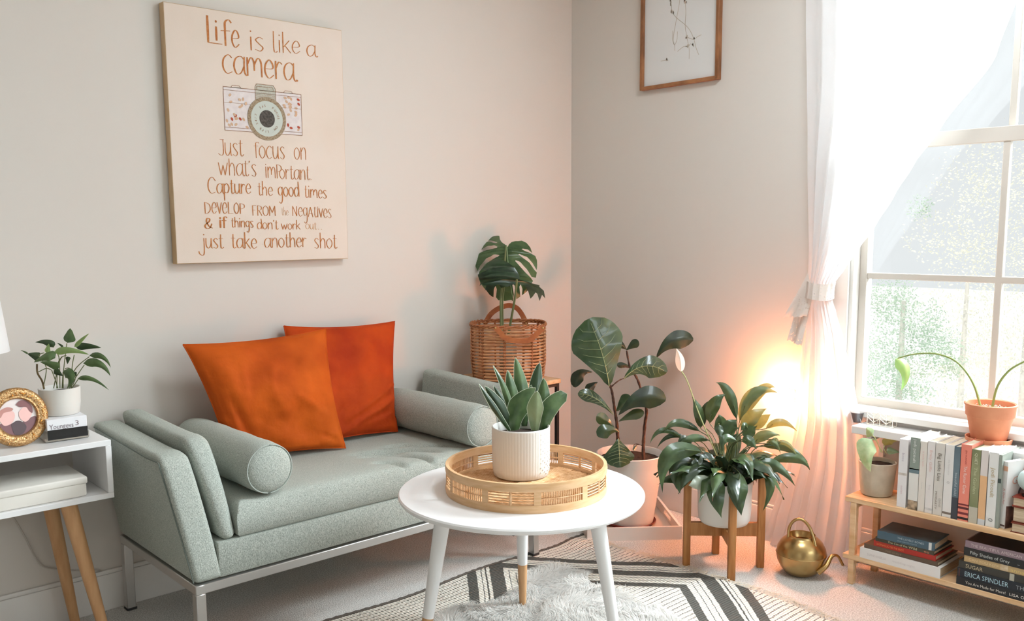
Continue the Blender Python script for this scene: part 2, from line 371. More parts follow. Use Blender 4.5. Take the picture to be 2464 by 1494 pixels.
def cushion_box(x0, x1, y0, y1, z0, z1, crown=0.012, wr=True):
    nx, ny = 170, 90; top = []; mb = MB(); r = 0.022
    def hz(x, y):
        e = min(x-x0, x1-x, y-y0, y1-y); k = min(1, max(0, e)/0.05); z = z1+crown*(k**0.5)-crown
        if e < r: z -= r-sqrt(max(0, r*r-(r-e)**2))
        if wr:
            for (cx, cy, a, L, wd, amp) in WR:
                dx, dy = x-cx, y-cy; u = dx*cos(a)+dy*sin(a); v = -dx*sin(a)+dy*cos(a)+0.25*u*u/ L
                z -= 1.7*amp*math.exp(-(u/L)**4)*math.exp(-(v/wd)**2)
        return z
    P = [[(x0+(x1-x0)*i/nx, y0+(y1-y0)*(j/ny), 0) for i in range(nx+1)] for j in range(ny+1)]
    def rem(a, lo, hi, n):  # denser at the edges
        out = []
        for k in range(n+1):
            t = k/n; out.append(lo+(hi-lo)*(0.5-0.5*cos(pi*t))*0.35+(hi-lo)*t*0.65)
        return out
    X = rem(0, x0, x1, nx); Y = rem(0, y0, y1, ny)
    mb.grid([[(x, y, hz(x, y)) for x in X] for y in Y])
    # sides
    def side(pts):
        rows = []
        for z, ins in ((None, 0), (z0+0.5*(z1-z0), -0.004), (z0+0.008, 0), (z0, 0.008)):
            row = []
            for x, y in pts:
                zz = hz(x, y) if z is None else z
                nx_ = (x-(x0+x1)/2)/((x1-x0)/2); ny_ = (y-(y0+y1)/2)/((y1-y0)/2)
                ox = -ins*(1 if nx_ > 0.999 else -1 if nx_ < -0.999 else 0); oy = -ins*(1 if ny_ > 0.999 else -1 if ny_ < -0.999 else 0)
                row.append((x+ox, y+oy, zz))
            rows.append(row)
        mb.grid(rows)
    side([(x, y0) for x in X][::-1]); side([(x, y1) for x in X]); side([(x0, y) for y in Y]); side([(x1, y) for y in Y][::-1])
    mb.add([(x0+.008, y0+.008, z0), (x1-.008, y0+.008, z0), (x1-.008, y1-.008, z0), (x0+.008, y1-.008, z0)], [(3, 2, 1, 0)])
    return mb
WR = [(-1.36, -0.47, -0.75, 0.10, 0.016, 0.014), (-1.29, -0.44, -0.7, 0.11, 0.015, 0.015), (-1.23, -0.40, -0.65, 0.10, 0.015, 0.012), (-1.38, -0.40, -0.6, 0.09, 0.018, 0.010), (-1.42, -0.55, -0.9, 0.05, 0.014, 0.010), (-1.30, -0.56, -1.2, 0.05, 0.014, 0.009), (-1.15, -0.48, -0.8, 0.07, 0.016, 0.010)]
cushion_box(SX0+0.13, SX1-0.13, SY0+0.002, SY1-0.005, 0.353, 0.456).build('seat_cushion', SOFA, sofa, auto=50)
# bolsters
def bolster(xc, label):
    r = 0.0735; t = thing('bolster_cushion', (xc, -0.34, 0.457), label, 'cushion', None)
    y0, y1, zc = -0.612, -0.085, 0.457+r
    prof = []
    for k in range(7):
        a = k/6*pi/2; prof.append(((r-0.02)+0.02*sin(a) if k else 0.0001, y0-0.006+0.026*(1-cos(a))))
    prof = [(0.0001, y0-0.010), (r*0.5, y0-0.008), (r-0.016, y0-0.002), (r-0.005, y0+0.006), (r-0.001, y0+0.02)]+[(r+0.001*sin(k*1.7), y0+0.02+(y1-y0-0.04)*k/12) for k in range(1, 12)]+[(r-0.005, y1-0.006), (r-0.016, y1+0.002), (0.0001, y1+0.01)]
    M = Matrix(((1, 0, 0, xc), (0, 0, 1, 0), (0, -1, 0, zc), (0, 0, 0, 1)))
    mb = MB(); mb.lathe(prof, n=40, M=M); mb.build('cover', SOFA, t, auto=70)
    s = MB(); s.tube([(xc+(r-0.004)*cos(a*2*pi/40), y0+0.004, zc+(r-0.004)*sin(a*2*pi/40)) for a in range(41)], 0.0017, 6, cap=False); s.build('piping', mat('piping_fabric', srgb(175, 182, 174), 0.9), t)
bolster(-1.878, 'sage green bolster cushion at the left arm of the sofa')
bolster(-1.078, 'sage green bolster cushion at the right arm of the sofa')
# orange velvet pillows
def velvet(name, c1, c2):
    m = mat(name, c1, 0.75, noise_scale=5, col2=c2, bump=0.5, bump_scale=60, sheen=0.12, detail=6, spec=.2)
    return m
V1 = velvet('orange_velvet', srgb(176, 70, 6), srgb(214, 98, 20)); V2 = velvet('rust_velvet', srgb(164, 48, 4), srgb(202, 76, 12))
def pillow(TL, TR, BR, BL, thick, m, label, seed, folds):
    TL, TR, BR, BL = map(Vector, (TL, TR, BR, BL)); c = (TL+TR+BR+BL)/4
    nrm = (TR-TL).cross(BL-TL).normalized()
    if nrm.y > 0: nrm = -nrm
    low = min(BL.z, BR.z); t = thing('throw_pillow', (c.x, (BL.y+BR.y)/2, low), label, 'pillow')
    n = 44; F = []; Bk = []
    for i in range(n+1):
        rf = []; rb = []
        for j in range(n+1):
            u, v = j/n, i/n
            # concave sides
            pu = 0.034*max(0, sin(pi*v))**0.8; pv = 0.034*max(0, sin(pi*u))**0.8
            uu = u+(0.5-u)*2*pu*abs(2*u-1)**1.0; vv = v+(0.5-v)*2*pv*abs(2*v-1)
            p = (TL*(1-uu)+TR*uu)*(1-vv)+(BL*(1-uu)+BR*uu)*vv
            e = (max(0.0, sin(pi*u))*max(0.0, sin(pi*v)))**0.40
            q = Vector((u*2.3+seed, v*2.3, seed)); w = noise.noise(q*1.3)*0.016+noise.noise(q*3.1)*0.009+noise.noise(q*7.0)*0.003
            fo = 0
            for (x0, y0, x1, y1, wd, amp) in folds:
                dx, dy = x1-x0, y1-y0; L = sqrt(dx*dx+dy*dy); a = ((u-x0)*dx+(v-y0)*dy)/L/L; d = abs((u-x0)*dy-(v-y0)*dx)/L
                if -0.1 < a < 1.1: fo += amp*math.exp(-(d/wd)**2)*max(0, min(1, 5*(a+.1), 5*(1.1-a)))
            rf.append(p+nrm*(thick*e+(w+fo)*min(1, e*1.3))); rb.append(p-nrm*(thick*0.75*e))
        F.append(rf); Bk.append(rb)
    # rests on the bolsters: keep the cloth outside them
    for G in (F, Bk):
        for r in G:
            for p in r:
                for xc in (-1.878, -1.078):
                    dx, dz = p.x-xc, p.z-(0.457+0.0735); L = sqrt(dx*dx+dz*dz)
                    if L < 0.0765 and -0.62 < p.y < -0.075: p.x, p.z = xc+dx*0.0765/max(L, 1e-4), 0.457+0.0735+dz*0.0765/max(L, 1e-4)
    # keep it above the seat
    for G in (F, Bk):
        for r in G:
            for p in r:
                if p.z < 0.459: p.z = 0.459+0.0*(p.z)
                if p.y > -0.004: p.y = -0.004
    mb = MB(); mb.grid(F[::-1]); mb.grid(Bk); mb.build('cover', m, t, auto=80)
    edge = [F[0][j] for j in range(n+1)]+[F[i][n] for i in range(1, n+1)]+[F[n][j] for j in range(n-1, -1, -1)]+[F[i][0] for i in range(n-1, -1, -1)]
    s = MB(); s.tube(edge, 0.0022, 6, cap=False); s.build('piping', m, t)
pillow((-1.9108, -0.12, 0.8457), (-1.4157, -0.165, 0.8604), (-1.435, -0.3025, 0.461), (-1.812, -.215, .462), 0.062, V1, 'large orange velvet throw pillow, nearer one in front of the darker one', 3.1,
       [(0.02, 0.1, 0.22, 0.95, .03, -.008), (0.78, .97, .95, .86, .03, .016), (.80, .88, .92, .93, .02, -.014), (.2, .95, .7, .99, .02, .006), (.30, .2, .25, .5, .02, .004), (.5, .25, .45, .45, .02, .006), (.08, .3, .12, .8, .025, .008), (.6, .5, .9, .75, .025, .006), (.15, .12, .5, .06, .02, .006), (.62, .62, .5, .8, .02, -.006)])
pillow((-1.5049, -0.03, 0.8675), (-1.0576, -0.075, 0.854), (-1.1552, -0.2158, 0.461), (-1.5929, -0.2088, 0.461), 0.055, V2, 'rust orange velvet throw pillow, farther one leaning on the wall', 7.7,
       [(.45, .98, 1.0, .70, .018, .016), (.5, .85, 1.0, .58, .015, .014), (.55, .92, .98, .80, .012, -.010), (.6, 1.0, 1.0, .9, .02, -.008), (.3, .9, .6, .6, .02, -.004)])
# ============================================================ COFFEE TABLE
TX, TY, TZ = -1.38, -1.12, 0.48
ct = thing('coffee_table', (TX, TY, 0), 'round white coffee table with splayed wood-tipped legs beside the sofa', 'table')
mb = MB(); mb.lathe([(0.0001, TZ), (0.330, TZ), (0.3385, TZ-0.001), (0.342, TZ-0.005), (0.342, TZ-0.010), (0.338, TZ-0.016), (0.31, TZ-0.018), (0.0001, TZ-0.018)], (TX, TY, 0), 96); mb.build('tabletop', WHITE, ct, auto=30)
for a, rf, rt in ((46, .285, .20), (166, .315, .235), (-76, .315, .235)):
    k = radians(a); f = Vector((TX+rf*cos(k), TY+rf*sin(k), 0.021)); tp = Vector((TX+rt*cos(k), TY+rt*sin(k), TZ-0.017)); sp = 0.33
    m_ = f.lerp(tp, sp)
    mb = MB(); mb.tube([m_, m_.lerp(tp, .5), tp], [0.0155, 0.019, 0.0225], 20); L = mb.build('leg', WHITE, ct)
    mb = MB(); mb.tube([f, f.lerp(m_, .5), m_], [0.0105, 0.013, 0.0153], 20); mb.build('leg_tip', LEGWOOD, L)
    mb = MB(); mb.box(tp.x-.03, tp.x+.03, tp.y-.03, tp.y+.03, TZ-.024, TZ-.016, bev=.003); mb.build('mount_plate', WHITE, ct)
# tray
RAT = mat('rattan_light', srgb(212, 166, 116), 0.5, noise_scale=16, col2=srgb(230, 190, 146), stretch=(1, 1, 6))
RAT2 = mat('cane_rods', srgb(206, 152, 100), 0.5, noise_scale=60, col2=srgb(234, 194, 150))
tr = thing('serving_tray', (TX+.012, TY-.008, TZ), 'round rattan and bamboo serving tray on the white coffee table', 'tray')
tcx, tcy, tr_ = TX+.012, TY-.008, 0.224
for nm, z0, z1 in (('bottom_hoop', 0.0, 0.021), ('top_hoop', 0.056, 0.078)):
    mb = MB(); mb.lathe([(tr_-.009, z0), (tr_, z0), (tr_+.0015, (z0+z1)/2), (tr_, z1), (tr_-.009, z1), (tr_-.009, z0)], (tcx, tcy, TZ), 96); mb.build(nm, RAT, tr, auto=60)
mb = MB(); mb.lathe([(0.0001, .004), (tr_-.01, .004), (tr_-.01, .008), (0.0001, .008)], (tcx, tcy, TZ), 64); mb.build('base', RAT, tr)
# woven rods over the floor of the tray, three fields
mb = MB(); rr = tr_-.012
for k in range(-26, 27):
    d = k*0.0082
    if abs(d) > rr-.005: continue
    h = sqrt(rr*rr-d*d)
    for s0, s1, ang in ((-1, -0.12, 0.2), (0.12, 1, 0.2)):
        ca, sa = cos(ang), sin(ang)
        p0 = (tcx+ca*d-sa*h*s0, tcy+sa*d+ca*h*s0, TZ+.0105); p1 = (tcx+ca*d-sa*h*s1, tcy+sa*d+ca*h*s1, TZ+.0105)
        mb.tube([p0, p1], 0.0026, 5)
for k in range(-4, 5):
    d = k*0.0062; ca, sa = cos(0.2), sin(0.2); h = rr-.004
    mb.tube([(tcx-sa*d+ca*h, tcy+ca*d+sa*h, TZ+.0125), (tcx-sa*d-ca*h, tcy+ca*d-sa*h, TZ+.0125)], 0.0026, 5)
fl = mb.build('floor_canes', RAT2, tr); fl['kind'] = 'stuff'
NP = 10
for i in range(NP):
    a0 = 2*pi*i/NP+radians(18); da = 2*pi/NP
    mb = MB(); rows = []
    for k in range(4):
        a = a0-0.042+0.084*k/3
        rows.append([(tcx+(tr_-q)*cos(a), tcy+(tr_-q)*sin(a), TZ+z) for q, z in ((.001, .019), (.001, .058), (.008, .058), (.008, .019))])
    mb.grid(rows, True); mb.f.append((0, 1, 2, 3)); mb.mi.append(0); mb.f.append((15, 14, 13, 12)); mb.mi.append(0); mb.build('post', RAT, tr, auto=30)
    mb = MB(); r2 = tr_-.0045
    if i % 2 == 0:
        for k in range(1, 18):
            a = a0+0.042+(da-0.084)*k/18; mb.tube([(tcx+r2*cos(a), tcy+r2*sin(a), TZ+.018), (tcx+r2*cos(a), tcy+r2*sin(a), TZ+.059)], 0.0021, 5)
        for dr in (-.003, .003):
            mb.tube([(tcx+(r2+dr)*cos(a0+.042+(da-.084)*k/12), tcy+(r2+dr)*sin(a0+.042+(da-.084)*k/12), TZ+.038) for k in range(13)], 0.0014, 5)
    elif i % 4 == 1:
        for z in (.024, .031, .038, .045, .052):
            mb.tube([(tcx+r2*cos(a0+.04+(da-.08)*k/12), tcy+r2*sin(a0+.04+(da-.08)*k/12), TZ+z) for k in range(13)], 0.0021, 5)
        a = a0+da*.5; mb.tube([(tcx+r2*cos(a), tcy+r2*sin(a), TZ+.018), (tcx+r2*cos(a), tcy+r2*sin(a), TZ+.059)], 0.004, 6)
    else:
        for z in (.026, .034, .042, .050):
            mb.tube([(tcx+r2*cos(a0+.04+(da-.08)*k/12), tcy+r2*sin(a0+.04+(da-.08)*k/12), TZ+z) for k in range(13)], 0.0018, 5)
        a = a0+da*.5; mb.tube([(tcx+r2*cos(a), tcy+r2*sin(a), TZ+.018), (tcx+r2*cos(a), tcy+r2*sin(a), TZ+.059)], 0.004, 6)
    mb.build('cane_panel', RAT2, tr)
# ------------------------------------------------------------ generic pot
def pot(prof_out, c, m, t, soil_z, soil_r, n=48, name='pot', wall=0.006, soil=True):
    top = prof_out[-1]; inner = [(max(0.0001, top[0]-wall), top[1]), (max(.0001, soil_r), soil_z-.01), (0.0001, soil_z-.01)]
    mb = MB(); mb.lathe([(0.0001, prof_out[0][1])]+prof_out+[(top[0]-wall*.5, top[1]+wall*.35)]+inner, c, n); o = mb.build(name, m, t, auto=50)
    if soil:
        sb = MB(); rows = []
        for i in range(7):
            r = max(.0001, (soil_r-.001)*i/6); rows.append([(c[0]+r*cos(2*pi*k/24), c[1]+r*sin(2*pi*k/24), c[2]+soil_z+.004*noise.noise(Vector((r*90*cos(k), r*90*sin(k), 3)))) for k in range(24)])
        sb.grid(rows, True); sb.build('soil', SOIL, t)
    return o
CERAM = mat('white_ceramic', srgb(228, 224, 216), 0.55, bump=0.06, bump_scale=120)
def leafmat(name, c1, c2, trans=0.15, rough=0.35, scale=22, coat=0.15): return mat(name, c1, rough, noise_scale=scale, col2=c2, trans=trans, coat=coat, bump=0.08, bump_scale=70)
G_SN = leafmat('snake_leaf', srgb(54, 80, 44), srgb(94, 118, 74), 0.05)
G_SND = leafmat('snake_leaf_dark', srgb(36, 56, 34), srgb(56, 78, 48), 0.03)
G_SNL = leafmat('snake_leaf_light', srgb(122, 142, 100), srgb(148, 162, 124), 0.08)
EDGE = mat('leaf_margin', srgb(206, 214, 190), 0.5)
sp = thing('snake_plant', (-1.3115, -1.0476, 0.4955), 'snake plant in ribbed white cylinder pot on the rattan tray', 'potted plant')
sc = sp.location.copy()
def ribbed():
    mb = MB(); rows = []; n = 180; prof = [(0.0001, 0), (.074, 0), (.079, .003), (.0815, .02), (.0825, .06), (.083, .10), (.0832, .138), (.0835, .142), (.0815, .1435), (.0785, .141), (.0775, .10), (.0001, .10)]
    for q, (r, z) in enumerate(prof):
        row = []
        for k in range(n):
            a = 2*pi*k/n; rb = 0.0007*(1 if k % 3 == 0 else -0.3) if 3 <= q <= 6 else 0
            row.append((sc.x+(r+rb)*cos(a), sc.y+(r+rb)*sin(a), sc.z+z))
        rows.append(row)
    mb.grid(rows, True); mb.build('pot', CERAM, sp, auto=60)
    # raised dotted zigzag bands on the side
    d = MB()
    for i in range(-3, 60):
        for jj in range(18):
            a = i*2*pi/60*1.0; z = .014+jj*.0068
            if (i+jj) % 4 in (0,) or (i-jj) % 4 == 0:
                aa = a; p = Vector((sc.x+.0828*cos(aa), sc.y+.0828*sin(aa), sc.z+z)); u = Vector((-sin(aa), cos(aa), 0))
                if cos(aa-radians(-25)) > 0.35: frame_box(d, p, u, (0, 0, 1), u.cross(Vector((0, 0, 1))), .0014, .0014, .0012)
    d.build('relief', CERAM, sp, smooth=False)
    sb = MB(); sb.lathe([(0.0001, .12), (.077, .118)], sc, 32); sb.build('soil', SOIL, sp)
ribbed()
for (b, m_, tpt, w_, mt, shp, tw) in [((-1.29, -0.9878, 0.6121), (-1.3076, -1.0081, 0.7168), (-1.3412, -0.9623, 0.8087), 0.0205, 'g', 'strap', 0.45), ((-1.2787, -0.9848, 0.6098), (-1.2864, -0.995, 0.7062), (-1.2843, -0.9625, 0.7884), 0.0392, 'g', 'strap', 0.225), ((-1.2553, -1.0034, 0.622), (-1.2537, -0.999, 0.734), (-1.2432, -0.9529, 0.8203), 0.0414, 'g', 'strap', 0.135), ((-1.2275, -1.0151, 0.6196), (-1.219, -1.0078, 0.7442), (-1.1765, -0.9883, 0.8027), 0.0396, 'd', 'strap', 0.0), ((-1.3243, -1.0362, 0.6246), (-1.3398, -1.0365, 0.6988), (-1.2686, -1.0645, 0.7465), 0.0623, 'g', 'strap', 0.045000000000000005), ((-1.305, -1.0993, 0.6311), (-1.324, -1.1148, 0.6979), (-1.3074, -1.1107, 0.7481), 0.0463, 'l', 'strap', -0.045000000000000005), ((-1.2489, -1.0637, 0.6181), (-1.2433, -1.0736, 0.7071), (-1.2212, -1.0491, 0.7677), 0.0428, 'g', 'strap', -0.135), ((-1.2571, -1.0829, 0.6217), (-1.2594, -1.0873, 0.7008), (-1.1877, -1.1132, 0.7247), 0.0506, 'g', 'blunt', 0.045000000000000005), ((-1.3267, -1.0209, 0.6225), (-1.3593, -1.0266, 0.6947), (-1.3903, -0.9817, 0.7564), 0.0341, 'd', 'strap', 0.135), ((-1.2979, -0.9941, 0.6136), (-1.3124, -0.9957, 0.6857), (-1.3264, -0.946, 0.7457), 0.0246, 'd', 'strap', 0.27), ((-1.3423, -1.0333, 0.6269), (-1.3952, -1.0357, 0.6921), (-1.4278, -1.0001, 0.7693), 0.0178, 'd', 'strap', 0.36000000000000004), ((-1.2348, -0.9977, 0.6051), (-1.2419, -1.0033, 0.6918), (-1.2153, -0.9917, 0.7394), 0.0354, 'g', 'strap', 0.09000000000000001)]:
    mb = MB(); leaf(mb, b, m_, tpt, w_, shp, fold=0.22, nu=16, nv=6, twist=tw)
    nv = 7; mtl = {'g': G_SN, 'd': G_SND, 'l': G_SNL}[mt]
    rows = [mb.v[i*nv:(i+1)*nv] for i in range(17)]
    lo = mb.build('leaf', mtl, sp, auto=80)
    e = MB(); e.tube([r[0] for r in rows]+[rows[-1][nv//2]]+[r[-1] for r in rows[::-1]], 0.0007, 5); e.build('leaf_margin', EDGE, lo)
# ============================================================ CANVAS with hand lettering
CAN = mat('canvas_print', srgb(222, 206, 190), 0.85, noise_scale=3.5, col2=srgb(228, 214, 201), bump=0.15, bump_scale=700, detail=5)
CANS = mat('canvas_side', srgb(214, 184, 146), 0.85, noise_scale=8, col2=srgb(196, 164, 124), bump=0.15, bump_scale=500)
CX0, CX1, CZ0, CZ1, CY = -1.882, -1.233, 1.0975, 1.914, -0.035
cv = thing('wall_canvas', ((CX0+CX1)/2, -0.0175, CZ0), 'cream canvas print with brown hand lettering and a drawn camera above the sofa', 'wall art')
mb = MB(); mb.box(CX0, CX1, CY, -0.002, CZ0, CZ1, bev=.002, seg=2); mb.build('stretched_canvas', CANS, cv)
mb = MB(); mb.quad((CX0+.002, CY-.0006, CZ0+.002), (CX1-.002, CY-.0006, CZ0+.002), (CX1-.002, CY-.0006, CZ1-.002), (CX0+.002, CY-.0006, CZ1-.002)); mb.build('front_print', CAN, cv, smooth=False)
INK = mat('brown_ink', srgb(172, 100, 48), 0.8, noise_scale=120, col2=srgb(196, 132, 76))
INK2 = mat('light_brown_ink', srgb(196, 146, 100), 0.8, noise_scale=120, col2=srgb(208, 160, 116))
GL = {
'a': (.8, [[(.72, .82), (.5, 1), (.2, .85), (.08, .45), (.22, .05), (.48, .1), (.7, .5)], [(.72, 1), (.7, .25), (.82, 0), (.92, .1)]]),
'b': (.75, [[(.1, 1.7), (.1, 0)], [(.1, .7), (.4, 1), (.68, .6), (.5, .05), (.1, .1)]]),
'c': (.65, [[(.62, .85), (.4, 1), (.12, .75), (.08, .3), (.3, 0), (.62, .12)]]),
'd': (.78, [[(.68, .7), (.4, 1), (.1, .6), (.2, .05), (.5, .1), (.68, .5)], [(.62, 1.7), (.68, .8), (.7, 0)]]),
'e': (.68, [[(.1, .5), (.58, .55), (.55, .85), (.35, 1), (.12, .7), (.1, .3), (.32, 0), (.64, .2)]]),
'f': (.5, [[(.55, 1.5), (.42, 1.72), (.24, 1.55), (.22, 1.0), (.22, 0)], [(0, .95), (.48, .95)]]),
'g': (.75, [[(.62, .8), (.4, 1), (.1, .7), (.2, .2), (.45, .15), (.62, .5)], [(.64, 1), (.62, -.3), (.42, -.72), (.2, -.55)]]),
'h': (.75, [[(.12, 1.7), (.12, 0)], [(.12, .6), (.38, 1), (.6, .75), (.62, 0)]]),
'i': (.28, [[(.14, 1), (.14, 0)], [(.13, 1.36), (.15, 1.42)]]),
'j': (.4, [[(.3, 1), (.28, -.4), (.1, -.72), (-.18, -.55), (-.25, -.3)], [(.29, 1.36), (.31, 1.42)]]),
'k': (.7, [[(.12, 1.7), (.12, 0)], [(.58, 1), (.14, .45)], [(.25, .58), (.66, 0)]]),
'l': (.38, [[(.12, 1.7), (.12, .2), (.26, 0), (.36, .1)]]),
'm': (1.1, [[(.1, 1), (.1, 0)], [(.1, .6), (.32, 1), (.5, .8), (.52, .3)], [(.52, .6), (.75, 1), (.95, .8), (.98, 0)]]),
'n': (.75, [[(.1, 1), (.1, 0)], [(.1, .6), (.38, 1), (.6, .8), (.63, 0)]]),
'o': (.72, [[(.36, 1), (.1, .75), (.08, .3), (.34, 0), (.62, .3), (.62, .72), (.36, 1)]]),
'p': (.72, [[(.1, 1), (.1, -.7)], [(.1, .75), (.4, 1), (.65, .6), (.45, .08), (.1, .2)]]),
'r': (.55, [[(.1, 1), (.1, 0)], [(.1, .55), (.3, .95), (.52, .85)]]),
's': (.6, [[(.52, .88), (.32, 1), (.12, .8), (.3, .52), (.5, .25), (.35, 0), (.06, .12)]]),
't': (.5, [[(.24, 1.45), (.22, .25), (.34, 0), (.52, .15)], [(.02, 1), (.46, 1)]]),
'u': (.75, [[(.1, 1), (.1, .3), (.3, 0), (.55, .3), (.6, .7)], [(.62, 1), (.62, .15), (.74, 0)]]),
'v': (.65, [[(.05, 1), (.32, 0)], [(.32, 0), (.6, 1)]]),
'w': (1.0, [[(.05, 1), (.28, 0)], [(.28, 0), (.5, .8)], [(.5, .8), (.68, 0)], [(.68, 0), (.95, 1)]]),
'A': (.8, [[(.38, 1.5), (.05, 0)], [(.38, 1.5), (.72, 0)], [(.16, .5), (.62, .5)]]),
'C': (.95, [[(.9, 1.2), (.55, 1.55), (.15, 1.2), (.08, .5), (.4, .02), (.85, .15)]]),
'D': (.9, [[(.12, 1.6), (.14, 0)], [(.12, 1.6), (.65, 1.3), (.78, .6), (.5, .1), (.14, 0)]]),
'F': (.7, [[(.12, 1.5), (.12, 0)], [(.12, 1.5), (.62, 1.5)], [(.12, .8), (.5, .8)]]),
'J': (.6, [[(.5, 1.7), (.5, .3), (.3, 0), (.02, .2)], [(.2, 1.7), (.6, 1.7)]]),
'L': (.8, [[(.14, 1.7), (.14, 0)], [(.14, 0), (.74, .02)]]),
'M': (1.05, [[(.1, 0), (.12, 1.5)], [(.12, 1.5), (.5, .5)], [(.5, .5), (.88, 1.5)], [(.88, 1.5), (.92, 0)]]),
'N': (.85, [[(.1, 0), (.12, 1.5)], [(.12, 1.5), (.68, 0)], [(.68, 0), (.7, 1.5)]]),
'O': (.9, [[(.45, 1.5), (.12, 1.15), (.1, .4), (.42, 0), (.78, .4), (.78, 1.1), (.45, 1.5)]]),
'P': (.75, [[(.12, 1.5), (.12, 0)], [(.12, 1.5), (.6, 1.35), (.62, .9), (.12, .7)]]),
'R': (.8, [[(.12, 1.5), (.12, 0)], [(.12, 1.5), (.6, 1.35), (.58, .9), (.12, .75)], [(.3, .75), (.7, 0)]]),
'&': (.95, [[(.9, .1), (.55, .3), (.28, .95), (.35, 1.4), (.6, 1.35), (.55, 1.0), (.2, .6), (.1, .25), (.35, 0), (.65, .2), (.82, .7)]]),
'.': (.3, [[(.12, .02), (.16, .07)]]), "'": (.25, [[(.14, 1.5), (.08, 1.2)]]), '!': (.3, [[(.15, 1.6), (.15, .5)], [(.14, .02), (.16, .07)]]),
}
def lettering(words, pen):
    """words: (text, x0, z0, x1, z1, xheight, weight) baseline from (x0,z0) to (x1,z1) on the canvas plane"""
    mb = MB()
    for (txt, x0, z0, x1, z1, xh, wt, asc, capk) in words:
        adv = sum(GL[c][0] for c in txt); k = (x1-x0)/adv; cx = 0
        for c in txt:
            wd, strokes = GL[c]
            for st in strokes:
                pts = [Vector((p[0], p[1], 0)) for p in st]; pts = spline(pts, 5) if len(pts) > 2 else [pts[0].lerp(pts[1], q/4) for q in range(5)]
                W = []
                for p in pts:
                    x = x0+(cx+p.x)*k; zb = z0+(z1-z0)*(x-x0)/(x1-x0); yy = p.y*capk if (c.isupper() or c == '&') else (p.y if p.y <= 1 else 1+(p.y-1)*asc); W.append(Vector((x, 0, zb+yy*xh)))
                dot = len(st) == 2 and (W[-1]-W[0]).length < xh*0.12
                L, Rr = [], []
                for i, p in enumerate(W):
                    t = W[min(i+1, len(W)-1)]-W[max(i-1, 0)]; t.normalize(); nrm = Vector((-t.z, 0, t.x))
                    th = pen*wt*(0.35+0.75*abs(t.z)**1.5)*(0.75+0.25*sin(pi*min(1, (i+.7)/len(W))))
                    if dot: th = pen*wt*1.1; p = W[0].lerp(W[-1], 0.5)+(t*pen*wt*1.1)*(i/(len(W)-1)*2-1); th *= sqrt(max(0.05, 1-(i/(len(W)-1)*2-1)**2))
                    dy = .0010+.00003*(len(mb.v)//10 % 30); L.append((p.x-nrm.x*th, CY-dy, p.z-nrm.z*th)); Rr.append((p.x+nrm.x*th, CY-dy, p.z+nrm.z*th))
                y_ = L[0][1]; L = [(a, y_, c_) for a, _, c_ in L]; Rr = [(a, y_, c_) for a, _, c_ in Rr]; mb.grid([L, Rr])
            cx += wd
    return mb
